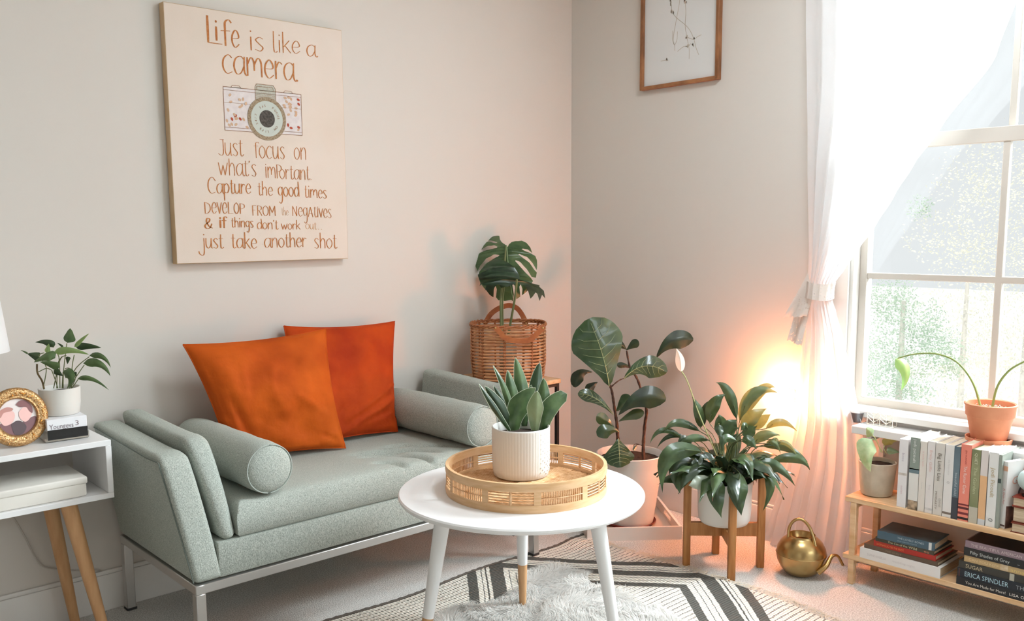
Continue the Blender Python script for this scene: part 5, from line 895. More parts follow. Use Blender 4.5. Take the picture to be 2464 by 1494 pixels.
mb.tube(spline(P, 6), [.0105-.0058*min(1, i/20) for i in range(37)], 10); mb.build('spout', BR, wc)

# ============================================================ CURTAIN
CUR = bpy.data.materials.new('sheer_white_cloth'); CUR.use_nodes = True; nt = CUR.node_tree; nt.nodes.remove(nt.nodes['Principled BSDF'])
d = nt.nodes.new('ShaderNodeBsdfDiffuse'); d.inputs[0].default_value = (.93, .92, .92, 1); tl = nt.nodes.new('ShaderNodeBsdfTranslucent'); tl.inputs[0].default_value = (.93, .92, .92, 1); tp_ = nt.nodes.new('ShaderNodeBsdfTransparent'); tp_.inputs[0].default_value = (1, 1, 1, 1)
m1 = nt.nodes.new('ShaderNodeMixShader'); m1.inputs[0].default_value = .55; m2 = nt.nodes.new('ShaderNodeMixShader'); m2.inputs[0].default_value = .12
nt.links.new(d.outputs[0], m1.inputs[1]); nt.links.new(tl.outputs[0], m1.inputs[2]); nt.links.new(m1.outputs[0], m2.inputs[1]); nt.links.new(tp_.outputs[0], m2.inputs[2]); nt.links.new(m2.outputs[0], nt.nodes['Material Output'].inputs[0])
ct_ = thing('curtain', (-.07, -1.5, 2.32), 'sheer white curtain tied back on the left side of the window', 'curtain')
LZ = [(2.32, -1.1745, -1.865), (2.1, -1.1838, -1.8726), (1.9, -1.1938, -1.8821), (1.7, -1.2062, -1.8229), (1.5, -1.2166, -1.6708), (1.4, -1.2198, -1.5966), (1.3, -1.2254, -1.5351), (1.2, -1.231, -1.4737), (1.12, -1.2355, -1.4167), (1.06, -1.2379, -1.3771), (1.0, -1.2403, -1.3378), (0.95, -1.2354, -1.3283), (0.9, -1.2282, -1.3444), (0.8, -1.2199, -1.3781), (0.65, -1.21, -1.4226), (0.5, -1.2029, -1.4602), (0.35, -1.1774, -1.475), (0.2, -1.1375, -1.475), (0.1, -1.1121, -1.4715), (0.0, -1.0893, -1.4649)]  # (z, y_left, y_right)
def ci(z, k):
    L = LZ
    if z >= L[0][0]: return L[0][k]
    for a, b in zip(L[:-1], L[1:]):
        if b[0] <= z <= a[0]:
            t = (a[0]-z)/(a[0]-b[0]); t = t*t*(3-2*t)*.35+t*.65; return a[k]+(b[k]-a[k])*t
    return L[-1][k]
nz, ns = 120, 150; rows = []
for i in range(nz+1):
    z = 2.32-(2.32-.004)*i/nz; yl, yr = ci(z, 1), ci(z, 2); width = abs(yr-yl); row = []
    tie = math.exp(-((z-.975)/.10)**2)
    amp = .006+.009*(1-tie)
    if z < .9: amp = .006+.004*min(1, (.9-z)/.7)
    for j in range(ns+1):
        s = j/ns; y = yl+(yr-yl)*s
        x = -.066-.012*tie+amp*(sin(s*2*pi*(9 if z > .95 else 6.5)+.6*sin(z*3)))*(.6+.4*sin(s*7+1))+.002*sin(s*40+z*5)
        if z < .9: x -= .030*min(1, (.9-z)/.9)*sin(pi*s)
        y += .004*sin(s*2*pi*9+1.2)
        row.append((min(x, -.052 if (s > .25 or z < .62) else -.022), y, z))
    rows.append(row)
mb = MB(); mb.grid(rows); mb.build('cloth', CUR, ct_, auto=180)
mb = MB(); mb.tube([(-.07, -2.45, 2.335), (-.07, -1.10, 2.335)], .009, 12); mb.lathe([(.0001, -.02), (.014, -.012), (.018, 0), (.014, .012), (.0001, .02)], (-.07, -1.09, 2.335), 16)
for y in (-1.16, -2.40): mb.tube([(0, y, 2.335), (-.07, y, 2.335)], .006, 8)
tag(mb.build('curtain_rod', mat('rod_white', srgb(230, 228, 226), .4)), 'white curtain rod above the window, sheer curtain hangs from it', 'curtain rod')
# lace tie-back: band and two tails
LACE = bpy.data.materials.new('lace'); LACE.use_nodes = True; nt = LACE.node_tree; b = nt.nodes['Principled BSDF']; b.inputs['Base Color'].default_value = (*srgb(232, 218, 208), 1); b.inputs['Roughness'].default_value = .9
tc = nt.nodes.new('ShaderNodeTexCoord'); vo = nt.nodes.new('ShaderNodeTexVoronoi'); vo.inputs['Scale'].default_value = 130; lt = nt.nodes.new('ShaderNodeMath'); lt.operation = 'LESS_THAN'; lt.inputs[1].default_value = .22
tr_b = nt.nodes.new('ShaderNodeBsdfTransparent'); mx = nt.nodes.new('ShaderNodeMixShader'); nt.links.new(tc.outputs['Object'], vo.inputs['Vector']); nt.links.new(vo.outputs['Distance'], lt.inputs[0]); nt.links.new(lt.outputs[0], mx.inputs[0]); nt.links.new(b.outputs[0], mx.inputs[1]); nt.links.new(tr_b.outputs[0], mx.inputs[2]); nt.links.new(mx.outputs[0], nt.nodes['Material Output'].inputs[0])
tb = thing('lace_tieback', (-.08, -1.27, .98), 'cream lace tie-back knotted around the white curtain with hanging ends', 'tieback')
yl, yr = (-1.2437, -1.3286)
mb = MB(); rows = []
for i in range(7):
    z = 1.005-.058*i/6; cy, hw = (yl+yr)/2+.004*i/6, abs(yr-yl)/2+.006-.002*sin(pi*i/6); row = []
    for k in range(40):
        a = 2*pi*k/40; row.append((-.075-.050*cos(a)-.002*cos(a*12), cy+hw*sin(a), z+.004*sin(a*2)))
    rows.append(row)
mb.grid(rows, True); mb.build('band', LACE, tb)
for pts in [[(-0.105, -1.2509, 1.0395), (-0.105, -1.2734, 0.9538), (-0.105, -1.1626, 0.871), (-0.105, -1.2476, 0.8798)], [(-0.085, -1.2191, 0.9872), (-0.085, -1.2623, 0.9521), (-0.085, -1.1706, 0.7877), (-0.085, -1.2209, 0.7709)]]:
    mb = MB(); rows = []; (a, b_, c, d_) = [Vector(p) for p in pts]
    for i in range(13):
        t = i/12; l = a.lerp(c, t); r = b_.lerp(d_, t); row = []
        for j in range(13):
            s = j/12; p = l.lerp(r, s); p.x -= .008*sin(s*9+t*2)*t; p.z += (.006*abs(sin(s*12)) if i == 12 else 0); row.append(p)
        rows.append(row)
    mb.grid(rows); mb.build('tail', LACE, tb)
# ============================================================ WALL LEDGE UNDER THE WINDOW, THINGS ON IT
LG0, LG1, LX, LZ_ = -2.55, -1.445, -.128, .522
lg = thing('wall_ledge', (-.064, -2.0, .49), 'long white ledge board on the wall under the window behind the bookshelf', 'shelf')
mb = MB(); mb.box(LX, -.0005, LG0, LG1, LZ_-.026, LZ_, bev=.002, seg=1); mb.build('board', WHITE, lg)
for y in (-1.5, -2.4):
    mb = MB(); mb.box(LX+.02, -.0005, y-.008, y+.008, LZ_-.046, LZ_-.026); mb.box(-.014, -.0005, y-.008, y+.008, LZ_-.12, LZ_-.026); mb.build('bracket', WHITE, lg)
TC = mat('terracotta', srgb(214, 138, 102), .8, noise_scale=12, col2=srgb(230, 158, 122), bump=.15, bump_scale=160)
tpx, tpy = -.064, -1.862
tpp = thing('terracotta_pot_plant', (tpx, tpy, LZ_), 'terracotta pot on saucer with two thin arching stems in front of the window', 'potted plant')
mb = MB(); mb.lathe([(.0001, 0), (.058, 0), (.064, .004), (.067, .020), (.0635, .020), (.060, .007), (.0001, .006)], (tpx, tpy, LZ_+.0005), 48); mb.build('saucer', TC, tpp)
pot([(.046, 0), (.049, .002), (.0645, .078), (.066, .080), (.0695, .083), (.071, .112), (.0745, .116), (.0745, .120)], (tpx, tpy, LZ_+.007), TC, tpp, .104, .066, wall=.007, soil=False)
mb = MB(); GRV = mat('perlite', srgb(226, 216, 204), .9, noise_scale=200, col2=srgb(150, 132, 112))
for k in range(230):
    a = R_.random()*2*pi; r = .064*sqrt(R_.random()); c = Vector((tpx+r*cos(a), tpy+r*sin(a), LZ_+.111+R_.uniform(-.002, .003))); s = R_.uniform(.0018, .0038)
    mb.add([c+Vector((s, 0, 0)), c+Vector((0, s, 0)), c-Vector((s, 0, 0)), c-Vector((0, s, 0)), c+Vector((0, 0, s)), c-Vector((0, 0, s))], [(0, 1, 4), (1, 2, 4), (2, 3, 4), (3, 0, 4), (1, 0, 5), (2, 1, 5), (3, 2, 5), (0, 3, 5)])
mb.build('gravel', GRV, tpp, smooth=False)['kind'] = 'stuff'
ASTEM = mat('arching_stem', srgb(150, 164, 96), .5, trans=.15); PALEL = leafmat('window_leaf', srgb(120, 158, 92), srgb(168, 192, 128), .5)
for P in [[(-0.064, -1.8355, 0.6196), (-0.064, -1.8291, 0.6453), (-0.064, -1.8114, 0.6961), (-0.064, -1.7841, 0.7395), (-0.064, -1.7443, 0.774), (-0.064, -1.6853, 0.7884), (-0.064, -1.6189, 0.7805), (-0.064, -1.5648, 0.7612)], [(-0.064, -1.8669, 0.6242), (-0.064, -1.8688, 0.6535), (-0.064, -1.8778, 0.7045), (-0.064, -1.8991, 0.7461), (-0.064, -1.9266, 0.7749), (-0.064, -1.9706, 0.8024), (-0.064, -2.0089, 0.815)]]:
    mb = MB(); Q = spline(P, 8); mb.tube(Q, [.0042-.0022*i/len(Q) for i in range(len(Q))], 8); mb.build('stem', ASTEM, tpp)
for (b, m_, tp, w_) in [((-0.064, -1.5578, 0.7605), (-0.064, -1.6198, 0.7293), (-0.064, -1.5813, 0.6531), 0.0499), ((-0.064, -2.0089, 0.815), (-0.064, -2.0585, 0.7675), (-0.064, -2.0328, 0.6989), 0.0623)]:
    mb = MB(); leaf(mb, b, m_, tp, w_, 'heart', fold=.2, nu=12, nv=6); mb.build('leaf', PALEL, tpp, auto=80)
# chevron wire holder
ch = thing('wire_holder', (-.055, -1.5092, LZ_), 'small white wire holder with chevron pattern on the ledge', 'holder')
cy0, cy1, cz0, cz1 = (-1.5615, -1.4737, 0.5235, 0.5808)
WIRE = mat('cream_wire', srgb(240, 228, 210), .5)
for xx, nm in ((-.072, 'front_grille'), (-.040, 'back_grille')):
    mb = MB(); W_ = (cy1-cy0); n = 4
    for k in range(n+1):
        y = cy0+W_*k/n; mb.tube([(xx, y, cz0), (xx, y, cz1)], .0011, 5)
    for k in range(n):
        ya, yb = cy0+W_*k/n, cy0+W_*(k+1)/n; up = 1 if k % 2 else -1
        for q in range(-1, 6):
            z = cz0+(cz1-cz0)*(q+.5)/5; h = .0075
            za, zb = z-up*h, z+up*h
            if min(za, zb) < cz0-.001 or max(za, zb) > cz1+.001: continue
            mb.tube([(xx, ya, za), (xx, yb, zb)], .0011, 5)
    mb.tube([(xx, cy0, cz0+.0011), (xx, cy1, cz0+.0011)], .0011, 5); mb.build(nm, WIRE, ch)
mb = MB()
for y in (cy0, (cy0+cy1)/2, cy1): mb.tube([(-.072, y, cz0+.0011), (-.040, y, cz0+.0011)], .0011, 5)
mb.build('bottom_wire', WIRE, ch)
cu_y = -1.4314
cp = thing('small_bowl', (-.06, cu_y, LZ_), 'small dark grey metal cup half hidden behind the curtain on the ledge', 'bowl')
mb = MB(); mb.lathe([(.0001, 0), (.014, 0), (.0150, .004), (.0215, .034), (.0225, .035), (.0205, .034), (.014, .006), (.0001, .005)], (-.06, cu_y, LZ_+.0003), 32); mb.build('cup', mat('pewter', srgb(120, 118, 120), .4, .6), cp)
# ============================================================ WOODEN BOOKSHELF
BX0, BX1, BY0, BY1 = -.224, -.030, -2.42, -1.492
bs = thing('bookshelf', ((BX0+BX1)/2, -1.95, 0), 'low open pine bookshelf with two shelves of books under the window', 'bookshelf')
for z0, z1, ex in ((.284, .302, .0), (.086, .103, -.004)):
    for (xa, xb) in ((BX0, BX0+.088), (BX0+.094, BX1-.006)):
        mb = MB(); mb.box(xa, xb, BY0, BY1+.010, z0, z1, bev=.002, seg=1); mb.build('shelf_plank', PINE, bs)
for x in (BX0+.001, BX1-.026):
    for y in (BY1-.030, BY0+.01):
        mb = MB(); mb.box(x, x+.020, y, y+.020, 0, .284, bev=.0015, seg=1); mb.build('leg', PINE, bs)
for y in (BY1-.022, BY0+.012):
    for z in (.278, .080):
        mb = MB(); mb.box(BX0+.021, BX1-.026, y, y+.014, z-.016, z); mb.build('cross_rail', PINE, bs)
mb = MB(); mb.box(BX1-.006, BX1, BY0, BY1, .112, .126, bev=.001, seg=1); mb.build('back_rail', PINE, bs)
SH1, SH2 = .302, .103
PAGE = mat('page_edges', srgb(226, 212, 190), .9, noise_scale=420, col2=srgb(206, 190, 164), stretch=(.05, 1, 1))
PAGEL = mat('page_edges_flat', srgb(222, 204, 176), .9, noise_scale=420, col2=srgb(196, 172, 140), stretch=(.05, .05, 1))
COVN = [0]
def cover_mat(col, col2=None, scale=6):
    COVN[0] += 1; return mat('cover_%d' % COVN[0], srgb(*col), .45, noise_scale=scale if col2 else None, col2=srgb(*col2) if col2 else None)
def book_std(y_mid, th, h, dep, col, label, x0=-.214, z=SH1, lean=0.0, texts=(), bands=(), grp='books standing on the top shelf', rz=0.0, col2=None, name='book'):
    t = thing(name, (x0+dep/2, y_mid, z), label, 'book', grp, rz=rz); t.rotation_euler = (lean, 0, rz)
    T = world_of(t); Li = Matrix.Translation((-dep/2, 0, 0))  # local: x from 0 (spine) to dep, y thickness, z height
    M = T @ Li; m = cover_mat(col, col2); c = .0022
    mb = MB(); mb.box(0, c, -th/2, th/2, 0, h, bev=.0008, seg=1, M=M); mb.box(0, dep, -th/2, -th/2+c*.7, 0, h, M=M); mb.box(0, dep, th/2-c*.7, th/2, 0, h, M=M); mb.build('cover', m, t, smooth=False)
    mb = MB(); mb.box(c, dep-.003, -th/2+c*.7, th/2-c*.7, .002, h-.002, M=M); mb.build('pages', PAGE, t, smooth=False)
    for (z0, z1, bc) in bands:
        mb = MB(); mb.box(-.0004, .0012, -th/2-.0002, th/2+.0002, z0*h, z1*h, M=M); mb.build('spine_band', cover_mat(bc) if len(bc) == 3 else cover_mat(bc[:3], bc[3:], 60), t, smooth=False)
    R3 = M.to_3x3()
    for (s, a, b, sz, tc_, off) in texts:   # text from height fraction a down to b, off = offset across spine
        o = M @ Vector((-.0006, off*th+sz*.32, a*h)); text_mesh(s, o, R3 @ Vector((0, 0, -1)), R3 @ Vector((0, -1, 0)), sz, cover_mat(tc_), t, width=(a-b)*h, extr=.0003)
    return t
def ybk(a, b): return (a+b)/2, abs(b-a)
BK = [(-1.6519, -1.6793, 0.2231), (-1.6866, -1.7161, 0.2344), (-1.7182, -1.7383, 0.227), (-1.7402, -1.7626, 0.2309), (-1.7647, -1.7917, 0.2302), (-1.7938, -1.8192, 0.2299), (-1.82, -1.8378, 0.2285), (-1.8398, -1.8693, 0.2394), (-1.8713, -1.8956, 0.2291), (-1.8976, -1.9169, 0.2308), (-1.92, -1.946, 0.2291), (-1.9472, -1.9553, 0.2248)]
defs = [
 dict(col=(232, 228, 228), label='white book next to the small concrete plant pot, first standing book', texts=[('boss', .80, .62, .012, (196, 188, 196), 0), ('nolan', .32, .12, .010, (214, 190, 196), 0)], bands=[(.475, .51, (190, 182, 172, 222, 214, 206))]),
 dict(col=(226, 224, 218), label='book with grey-blue top band and small flowers at the spine foot', texts=[('jodi picoult', .98, .63, .013, (230, 232, 228), 0)], bands=[(.56, 1.0, (142, 152, 142)), (.51, .575, (108, 128, 134)), (.0, .13, (196, 170, 140, 84, 70, 54))]),
 dict(col=(226, 218, 208), label='thin cream book with faint pink spine lettering', texts=[('it ends with', .86, .5, .008, (226, 190, 184), 0), ('hoover', .42, .12, .006, (200, 196, 190), 0)]),
 dict(col=(228, 222, 218), label='off-white book with pale pink spine lettering and small round emblem', texts=[('Emily Giffin', .88, .50, .012, (224, 190, 182), 0), ('first', .40, .22, .008, (204, 200, 200), 0)], bands=[(.045, .075, (196, 192, 190, 222, 218, 214))]),
 dict(col=(214, 208, 200), label='light grey book with dark grey serif title lettering', texts=[('Big Little Lies', .86, .48, .0155, (120, 112, 100), 0), ('LIANE', .24, .12, .009, (170, 160, 148), -.24), ('MORIARTY', .33, .06, .009, (150, 140, 128), .2)]),
 dict(col=(228, 224, 220), label='white book with faint lettering and small brown mark at the foot', texts=[('the hypnotist', .80, .52, .007, (204, 200, 198), 0), ('0', .50, .465, .012, (186, 182, 180), 0)], bands=[(.045, .075, (120, 104, 92))]),
 dict(col=(82, 98, 108), label='slate blue book fading to dark at the foot', col2=(120, 136, 144), texts=[('beautiful child', .64, .30, .010, (190, 198, 204), 0)], bands=[(.0, .30, (58, 62, 70))]),
 dict(col=(236, 138, 118), label='coral pink book with white script title and dark squares', texts=[('JEN TURNER', .93, .74, .007, (184, 80, 70), 0), ('The Rumor Game', .72, .36, .0135, (250, 224, 214), 0)], bands=[(.205, .225, (120, 40, 44)), (.155, .185, (92, 36, 40)), (.085, .115, (120, 40, 44)), (.02, .05, (40, 24, 26))]),
 dict(col=(110, 118, 80), col2=(168, 166, 128), label='olive green leafy-patterned book with pale lettering', texts=[('QUIET', .95, .80, .011, (222, 220, 190), 0), ('The Garden', .76, .30, .013, (196, 200, 160), 0)], bands=[(.0, .22, (192, 184, 166))]),
 dict(col=(222, 212, 206), label='white and orange banded book', bands=[(.08, .66, (228, 180, 132)), (.0, .08, (206, 208, 210))]),
 dict(col=(228, 226, 222), label='white book with gold script lettering and ring emblem at foot', texts=[('Jodi Picoult', .80, .40, .016, (196, 176, 140), 0), ('0', .12, .06, .018, (130, 128, 124), 0)]),
 dict(col=(150, 156, 146), label='thin grey-green book between two white ones', bands=[(.62, .68, (60, 70, 66))]),
]
for (yl_, yr_, ht), df in zip(BK, defs):
    ym, th = ybk(yl_, yr_); book_std(ym, th, ht, .132+.02*R_.random(), **df)
bk13 = book_std(-1.9845, .0135, .205, .132, (226, 220, 216), 'white book with red script turned so its cover shows an emblem', x0=-.205, rz=radians(-20), lean=radians(0), texts=[('A Gun for', .60, .22, .009, (206, 120, 110), 0)], bands=[(.86, .93, (224, 170, 140)), (.035, .06, (96, 70, 66))])
Tm = world_of(bk13) @ Matrix.Translation((-.066, 0, 0)); CVR = Tm.to_3x3()
m_em = mat('emblem_dark', srgb(92, 86, 90), .5)
def cover_pt(x, z, d=.0004): return Tm @ Vector((x, -.00675-d, z))
mb = MB(); mb.add([cover_pt(.068+.020*cos(k*pi/12), .105+.022*sin(k*pi/12)) for k in range(24)], [tuple(range(24))]); mb.build('cover_emblem', m_em, bk13, smooth=False)
mb = MB(); mb.add([cover_pt(.068+.012*cos(k*pi/12), .105+.013*sin(k*pi/12), .0007) for k in range(24)], [tuple(range(24))]); mb.build('cover_emblem', mat('emblem_pink', srgb(170, 140, 134), .5), bk13, smooth=False)
mb = MB(); mb.add([cover_pt(.003, .001), cover_pt(.13, .001), cover_pt(.13, .052), cover_pt(.07, .062), cover_pt(.003, .070)], [(0, 1, 2, 3, 4)]); mb.build('cover_art', mat('cover_art', srgb(48, 34, 34), .5, noise_scale=30, col2=srgb(140, 100, 88)), bk13, smooth=False)
text_mesh('Gin', cover_pt(.022, .135), CVR @ Vector((1, 0, .0)), CVR @ Vector((0, 0, 1)), .034, mat('cover_script', srgb(224, 168, 150), .6), bk13, width=.05, shear=.3); text_mesh('For', cover_pt(.060, .165), CVR @ Vector((1, 0, 0)), CVR @ Vector((0, 0, 1)), .03, mat('cover_script', srgb(224, 168, 150), .6), bk13, width=.05, shear=.3)
# lying books
def book_flat(x0, yl, yr, z0, th, dep, col, label, texts=(), rz=0.0, bands=(), grp=None, top=None, pages_front=False, col2=None, sp_mat=None, name='book'):
    yc = (yl+yr)/2; W = abs(yl-yr); t = thing(name, (x0+dep/2, yc, z0), label, 'book', grp, rz=rz); M = world_of(t) @ Matrix.Translation((-dep/2, 0, 0)); m = cover_mat(col, col2); c = .0022
    mb = MB(); mb.box(0, dep, -W/2, W/2, 0, c, M=M); mb.box(0, dep, -W/2, W/2, th-c, th, M=M)
    if pages_front: mb.box(dep-c, dep, -W/2, W/2, 0, th, M=M)
    else: mb.box(0, c, -W/2, W/2, 0, th, bev=.0008, seg=1, M=M)
    mb.build('cover', m, t, smooth=False)
    mb = MB(); mb.box(.004 if pages_front else c, dep-.004, -W/2+.003, W/2-.003, c, th-c, M=M); mb.build('pages', PAGEL, t, smooth=False)
    R3 = M.to_3x3()
    for (a, b, bc) in bands:
        mb = MB(); mb.box(-.0004, .001, W/2-b*W, W/2-a*W, .0004, th-.0004, M=M); mb.build('spine_band', cover_mat(bc) if len(bc) == 3 else cover_mat(bc[:3], bc[3:], 60), t, smooth=False)
    for (s, a, b, sz, tc_, off) in texts:
        o = M @ Vector((-.0006, W/2-a*W, th/2-sz*.36+off*th)); text_mesh(s, o, R3 @ Vector((0, -1, 0)), R3 @ Vector((0, 0, 1)), sz, cover_mat(tc_), t, width=(b-a)*W, extr=.0003)
    if top:
        mb = MB(); mb.box(.004, dep-.004, -W/2+.004, W/2-.004, th, th+.0005, M=M); mb.build('cover_art', cover_mat(top[:3], top[3:], 9), t, smooth=False)
    return t
g1, g2 = 'books lying in the left stack on the lower shelf', 'books lying in the right stack on the lower shelf'
z = SH2
book_flat(-.222, -1.541, -1.801, z, .0345, .16, (232, 228, 224), 'thick white hardcover at the bottom of the left lower stack', [('SOPHIE KINSELLA', .10, .34, .011, (204, 196, 194), 0), ('wedding night', .42, .86, .010, (214, 206, 204), 0)], grp=g1); z += .0345
book_flat(-.216, -1.552, -1.790, z, .0150, .155, (74, 56, 46), 'dark brown mottled book just above the white hardcover', [('THE GUEST', .3, .6, .008, (140, 120, 100), 0)], grp=g1, col2=(110, 90, 70)); z += .0150
book_flat(-.214, -1.583, -1.782, z, .0175, .14, (170, 40, 28), 'red book with orange lettering in the left lower stack', [('SHOPAHOLIC TIES THE KNOT', .05, .5, .010, (236, 130, 70), 0)], grp=g1); z += .0175
book_flat(-.214, -1.588, -1.776, z, .0140, .14, (66, 62, 48), 'dark olive book directly under the blue paperback', [('The Cat of the', .22, .56, .010, (214, 206, 170), 0), ('Wild', .58, .72, .011, (216, 208, 170), 0), ('oo', .84, .97, .012, (220, 140, 100), 0)], grp=g1); z += .0140
book_flat(-.218, -1.594, -1.774, z, .0250, .125, (66, 92, 106), 'blue paperback with a dark cover on top of the left lower stack', [('THE LOVELY BONES', .36, .82, .009, (176, 192, 200), .16), ('alice sebold a novel', .36, .84, .006, (150, 170, 180), -.2)], grp=g1, rz=radians(3), top=(40, 44, 46, 86, 100, 106), bands=[(.90, .95, (214, 214, 210))])
z = SH2
book_flat(-.222, -1.850, -2.12, z, .0245, .15, (22, 24, 28), 'black book at the bottom of the right lower stack with white title', [('You Are Made for More!', .10, .52, .0125, (220, 214, 204), 0), ('LISA OSTEEN', .56, .86, .0125, (224, 218, 210), 0)], grp=g2); z += .0245
book_flat(-.220, -1.851, -2.11, z, .0275, .15, (18, 26, 36), 'navy black book with large pale blue capitals in the right lower stack', [('ERICA SPINDLER', .085, .56, .0215, (176, 206, 216), 0), ('THE FINAL', .64, .95, .017, (150, 156, 160), 0)], grp=g2, bands=[(.015, .03, (70, 40, 36))]); z += .0275
book_flat(-.218, -1.853, -2.11, z, .0225, .15, (52, 50, 44), 'charcoal book with cream capitals above the navy black one', [('SUGAR', .08, .27, .0165, (196, 182, 148), 0), ('7 tiss', .72, .95, .015, (170, 156, 124), 0)], grp=g2, bands=[(.56, .61, (180, 176, 160))]); z += .0225
book_flat(-.214, -1.866, -2.10, z, .0205, .145, (196, 166, 120), 'tan gold book with pale lettering in the right lower stack', [('CAN YOU KEEP', .06, .42, .012, (226, 200, 150), 0), ('anna', .56, .78, .016, (222, 196, 120), 0)], grp=g2, bands=[(.44, .53, (222, 206, 176, 190, 150, 100)), (.84, .93, (232, 228, 220))]); z += .0205
book_flat(-.216, -1.865, -2.10, z, .0250, .145, (24, 24, 26), 'black book with white serif title under the mauve-spined one', [('Fifty Shades of Grey', .08, .55, .0145, (196, 200, 196), 0), ('-', .64, .68, .02, (150, 150, 150), 0), ('E L JAMES', .78, 1.0, .014, (220, 220, 216), 0)], grp=g2); z += .0250
book_flat(-.214, -1.867, -2.10, z, .0215, .145, (140, 118, 126), 'mauve-spined book with a dark cover on top of the right lower stack', [('THE BEAUTIFUL AMERICAN', .07, .68, .0125, (206, 190, 190), 0), ('JEANNE', .76, .93, .007, (206, 190, 190), .22), ('MACKIN', .76, .93, .007, (206, 190, 190), -.22)], grp=g2, top=(18, 14, 14, 70, 40, 30))
# old books lying at the right end of the top shelf with a globe on them
g3 = 'old books lying at the right end of the top shelf'; z = SH1
book_flat(-.212, -1.988, -2.16, z, .029, .085, (112, 44, 26), 'old brown book with cream page edges under the golden one', grp=g3, pages_front=True, rz=radians(2)); z += .029
book_flat(-.205, -1.988, -2.155, z, .046, .080, (104, 44, 24), 'thick old book with golden page edges in the middle', grp=g3, pages_front=True, rz=radians(-1))
z += .046
book_flat(-.200, -1.984, -2.145, z, .028, .078, (148, 60, 44), 'old reddish book on top carrying the pale globe', grp=g3, pages_front=True); z += .028
gb = thing('desk_globe', ((-0.165, -2.019)[0], (-0.165, -2.019)[1], z), 'pale blue globe ornament standing on the stack of old books', 'globe')
gx, gy = (-0.165, -2.019)[0], (-0.165, -2.019)[1]
mb = MB(); mb.lathe([(.0001, 0), (.020, 0), (.021, .004), (.006, .010), (.005, .016), (.0001, .018)], (gx, gy, z+.0005), 24); mb.build('foot', mat('dark_wood', srgb(48, 28, 22), .5), gb)
mb = MB(); mb.lathe([(.0001, -.034)]+[(.034*sin(pi*k/18), -.034*cos(pi*k/18)) for k in range(1, 18)]+[(.0001, .034)], (gx, gy, z+.049), 40); mb.build('sphere', mat('globe_blue', srgb(188, 208, 204), .35, noise_scale=26, col2=srgb(210, 222, 216)), gb)
# small pothos in a concrete pot on the top shelf
cpx, cpy = -.130, -1.5442
cp = thing('small_potted_pothos', (cpx, cpy, SH1), 'variegated pothos in a grey concrete pot at the left end of the top shelf', 'potted plant')
CONC = mat('concrete', srgb(196, 186, 166), .9, noise_scale=22, col2=srgb(214, 204, 186), bump=.3, bump_scale=120)
pot([(.044, 0), (.049, .003), (.053, .03), (.060, .110), (.0605, .113)], (cpx, cpy, SH1+.0005), CONC, cp, .102, .054, wall=.005)
G_V = leafmat('variegated_leaf', srgb(120, 152, 112), srgb(176, 192, 152), .3, .35, 40); G_VY = leafmat('lit_yellow_leaf', srgb(220, 216, 140), srgb(196, 206, 140), .5)  # the yellow leaf colour has the light falling on it put in
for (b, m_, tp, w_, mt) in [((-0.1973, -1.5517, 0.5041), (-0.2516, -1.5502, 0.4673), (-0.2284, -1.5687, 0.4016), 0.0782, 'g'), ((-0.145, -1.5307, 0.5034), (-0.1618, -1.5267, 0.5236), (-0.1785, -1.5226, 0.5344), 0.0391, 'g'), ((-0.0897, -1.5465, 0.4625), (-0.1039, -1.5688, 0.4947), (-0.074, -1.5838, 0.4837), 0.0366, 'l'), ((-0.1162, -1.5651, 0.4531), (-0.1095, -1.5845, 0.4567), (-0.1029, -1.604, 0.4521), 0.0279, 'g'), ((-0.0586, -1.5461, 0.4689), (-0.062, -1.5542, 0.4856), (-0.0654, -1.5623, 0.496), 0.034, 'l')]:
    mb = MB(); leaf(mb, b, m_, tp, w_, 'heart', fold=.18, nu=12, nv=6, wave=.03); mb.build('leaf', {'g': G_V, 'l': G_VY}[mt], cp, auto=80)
for P in [[(-0.125, -1.5581, 0.4476), (-0.1335, -1.5468, 0.4699), (-0.1395, -1.5371, 0.495), (-0.145, -1.5307, 0.5034)], [(-0.1292, -1.5544, 0.4477), (-0.1382, -1.5397, 0.4867), (-0.1492, -1.529, 0.4924)], [(-0.1169, -1.5658, 0.4447), (-0.1217, -1.5587, 0.4615), (-0.1188, -1.5598, 0.4698)]]:
    mb = MB(); mb.tube(spline(P, 5), .0016, 6); mb.build('stem', mat('pale_stem', srgb(186, 192, 132), .6), cp)

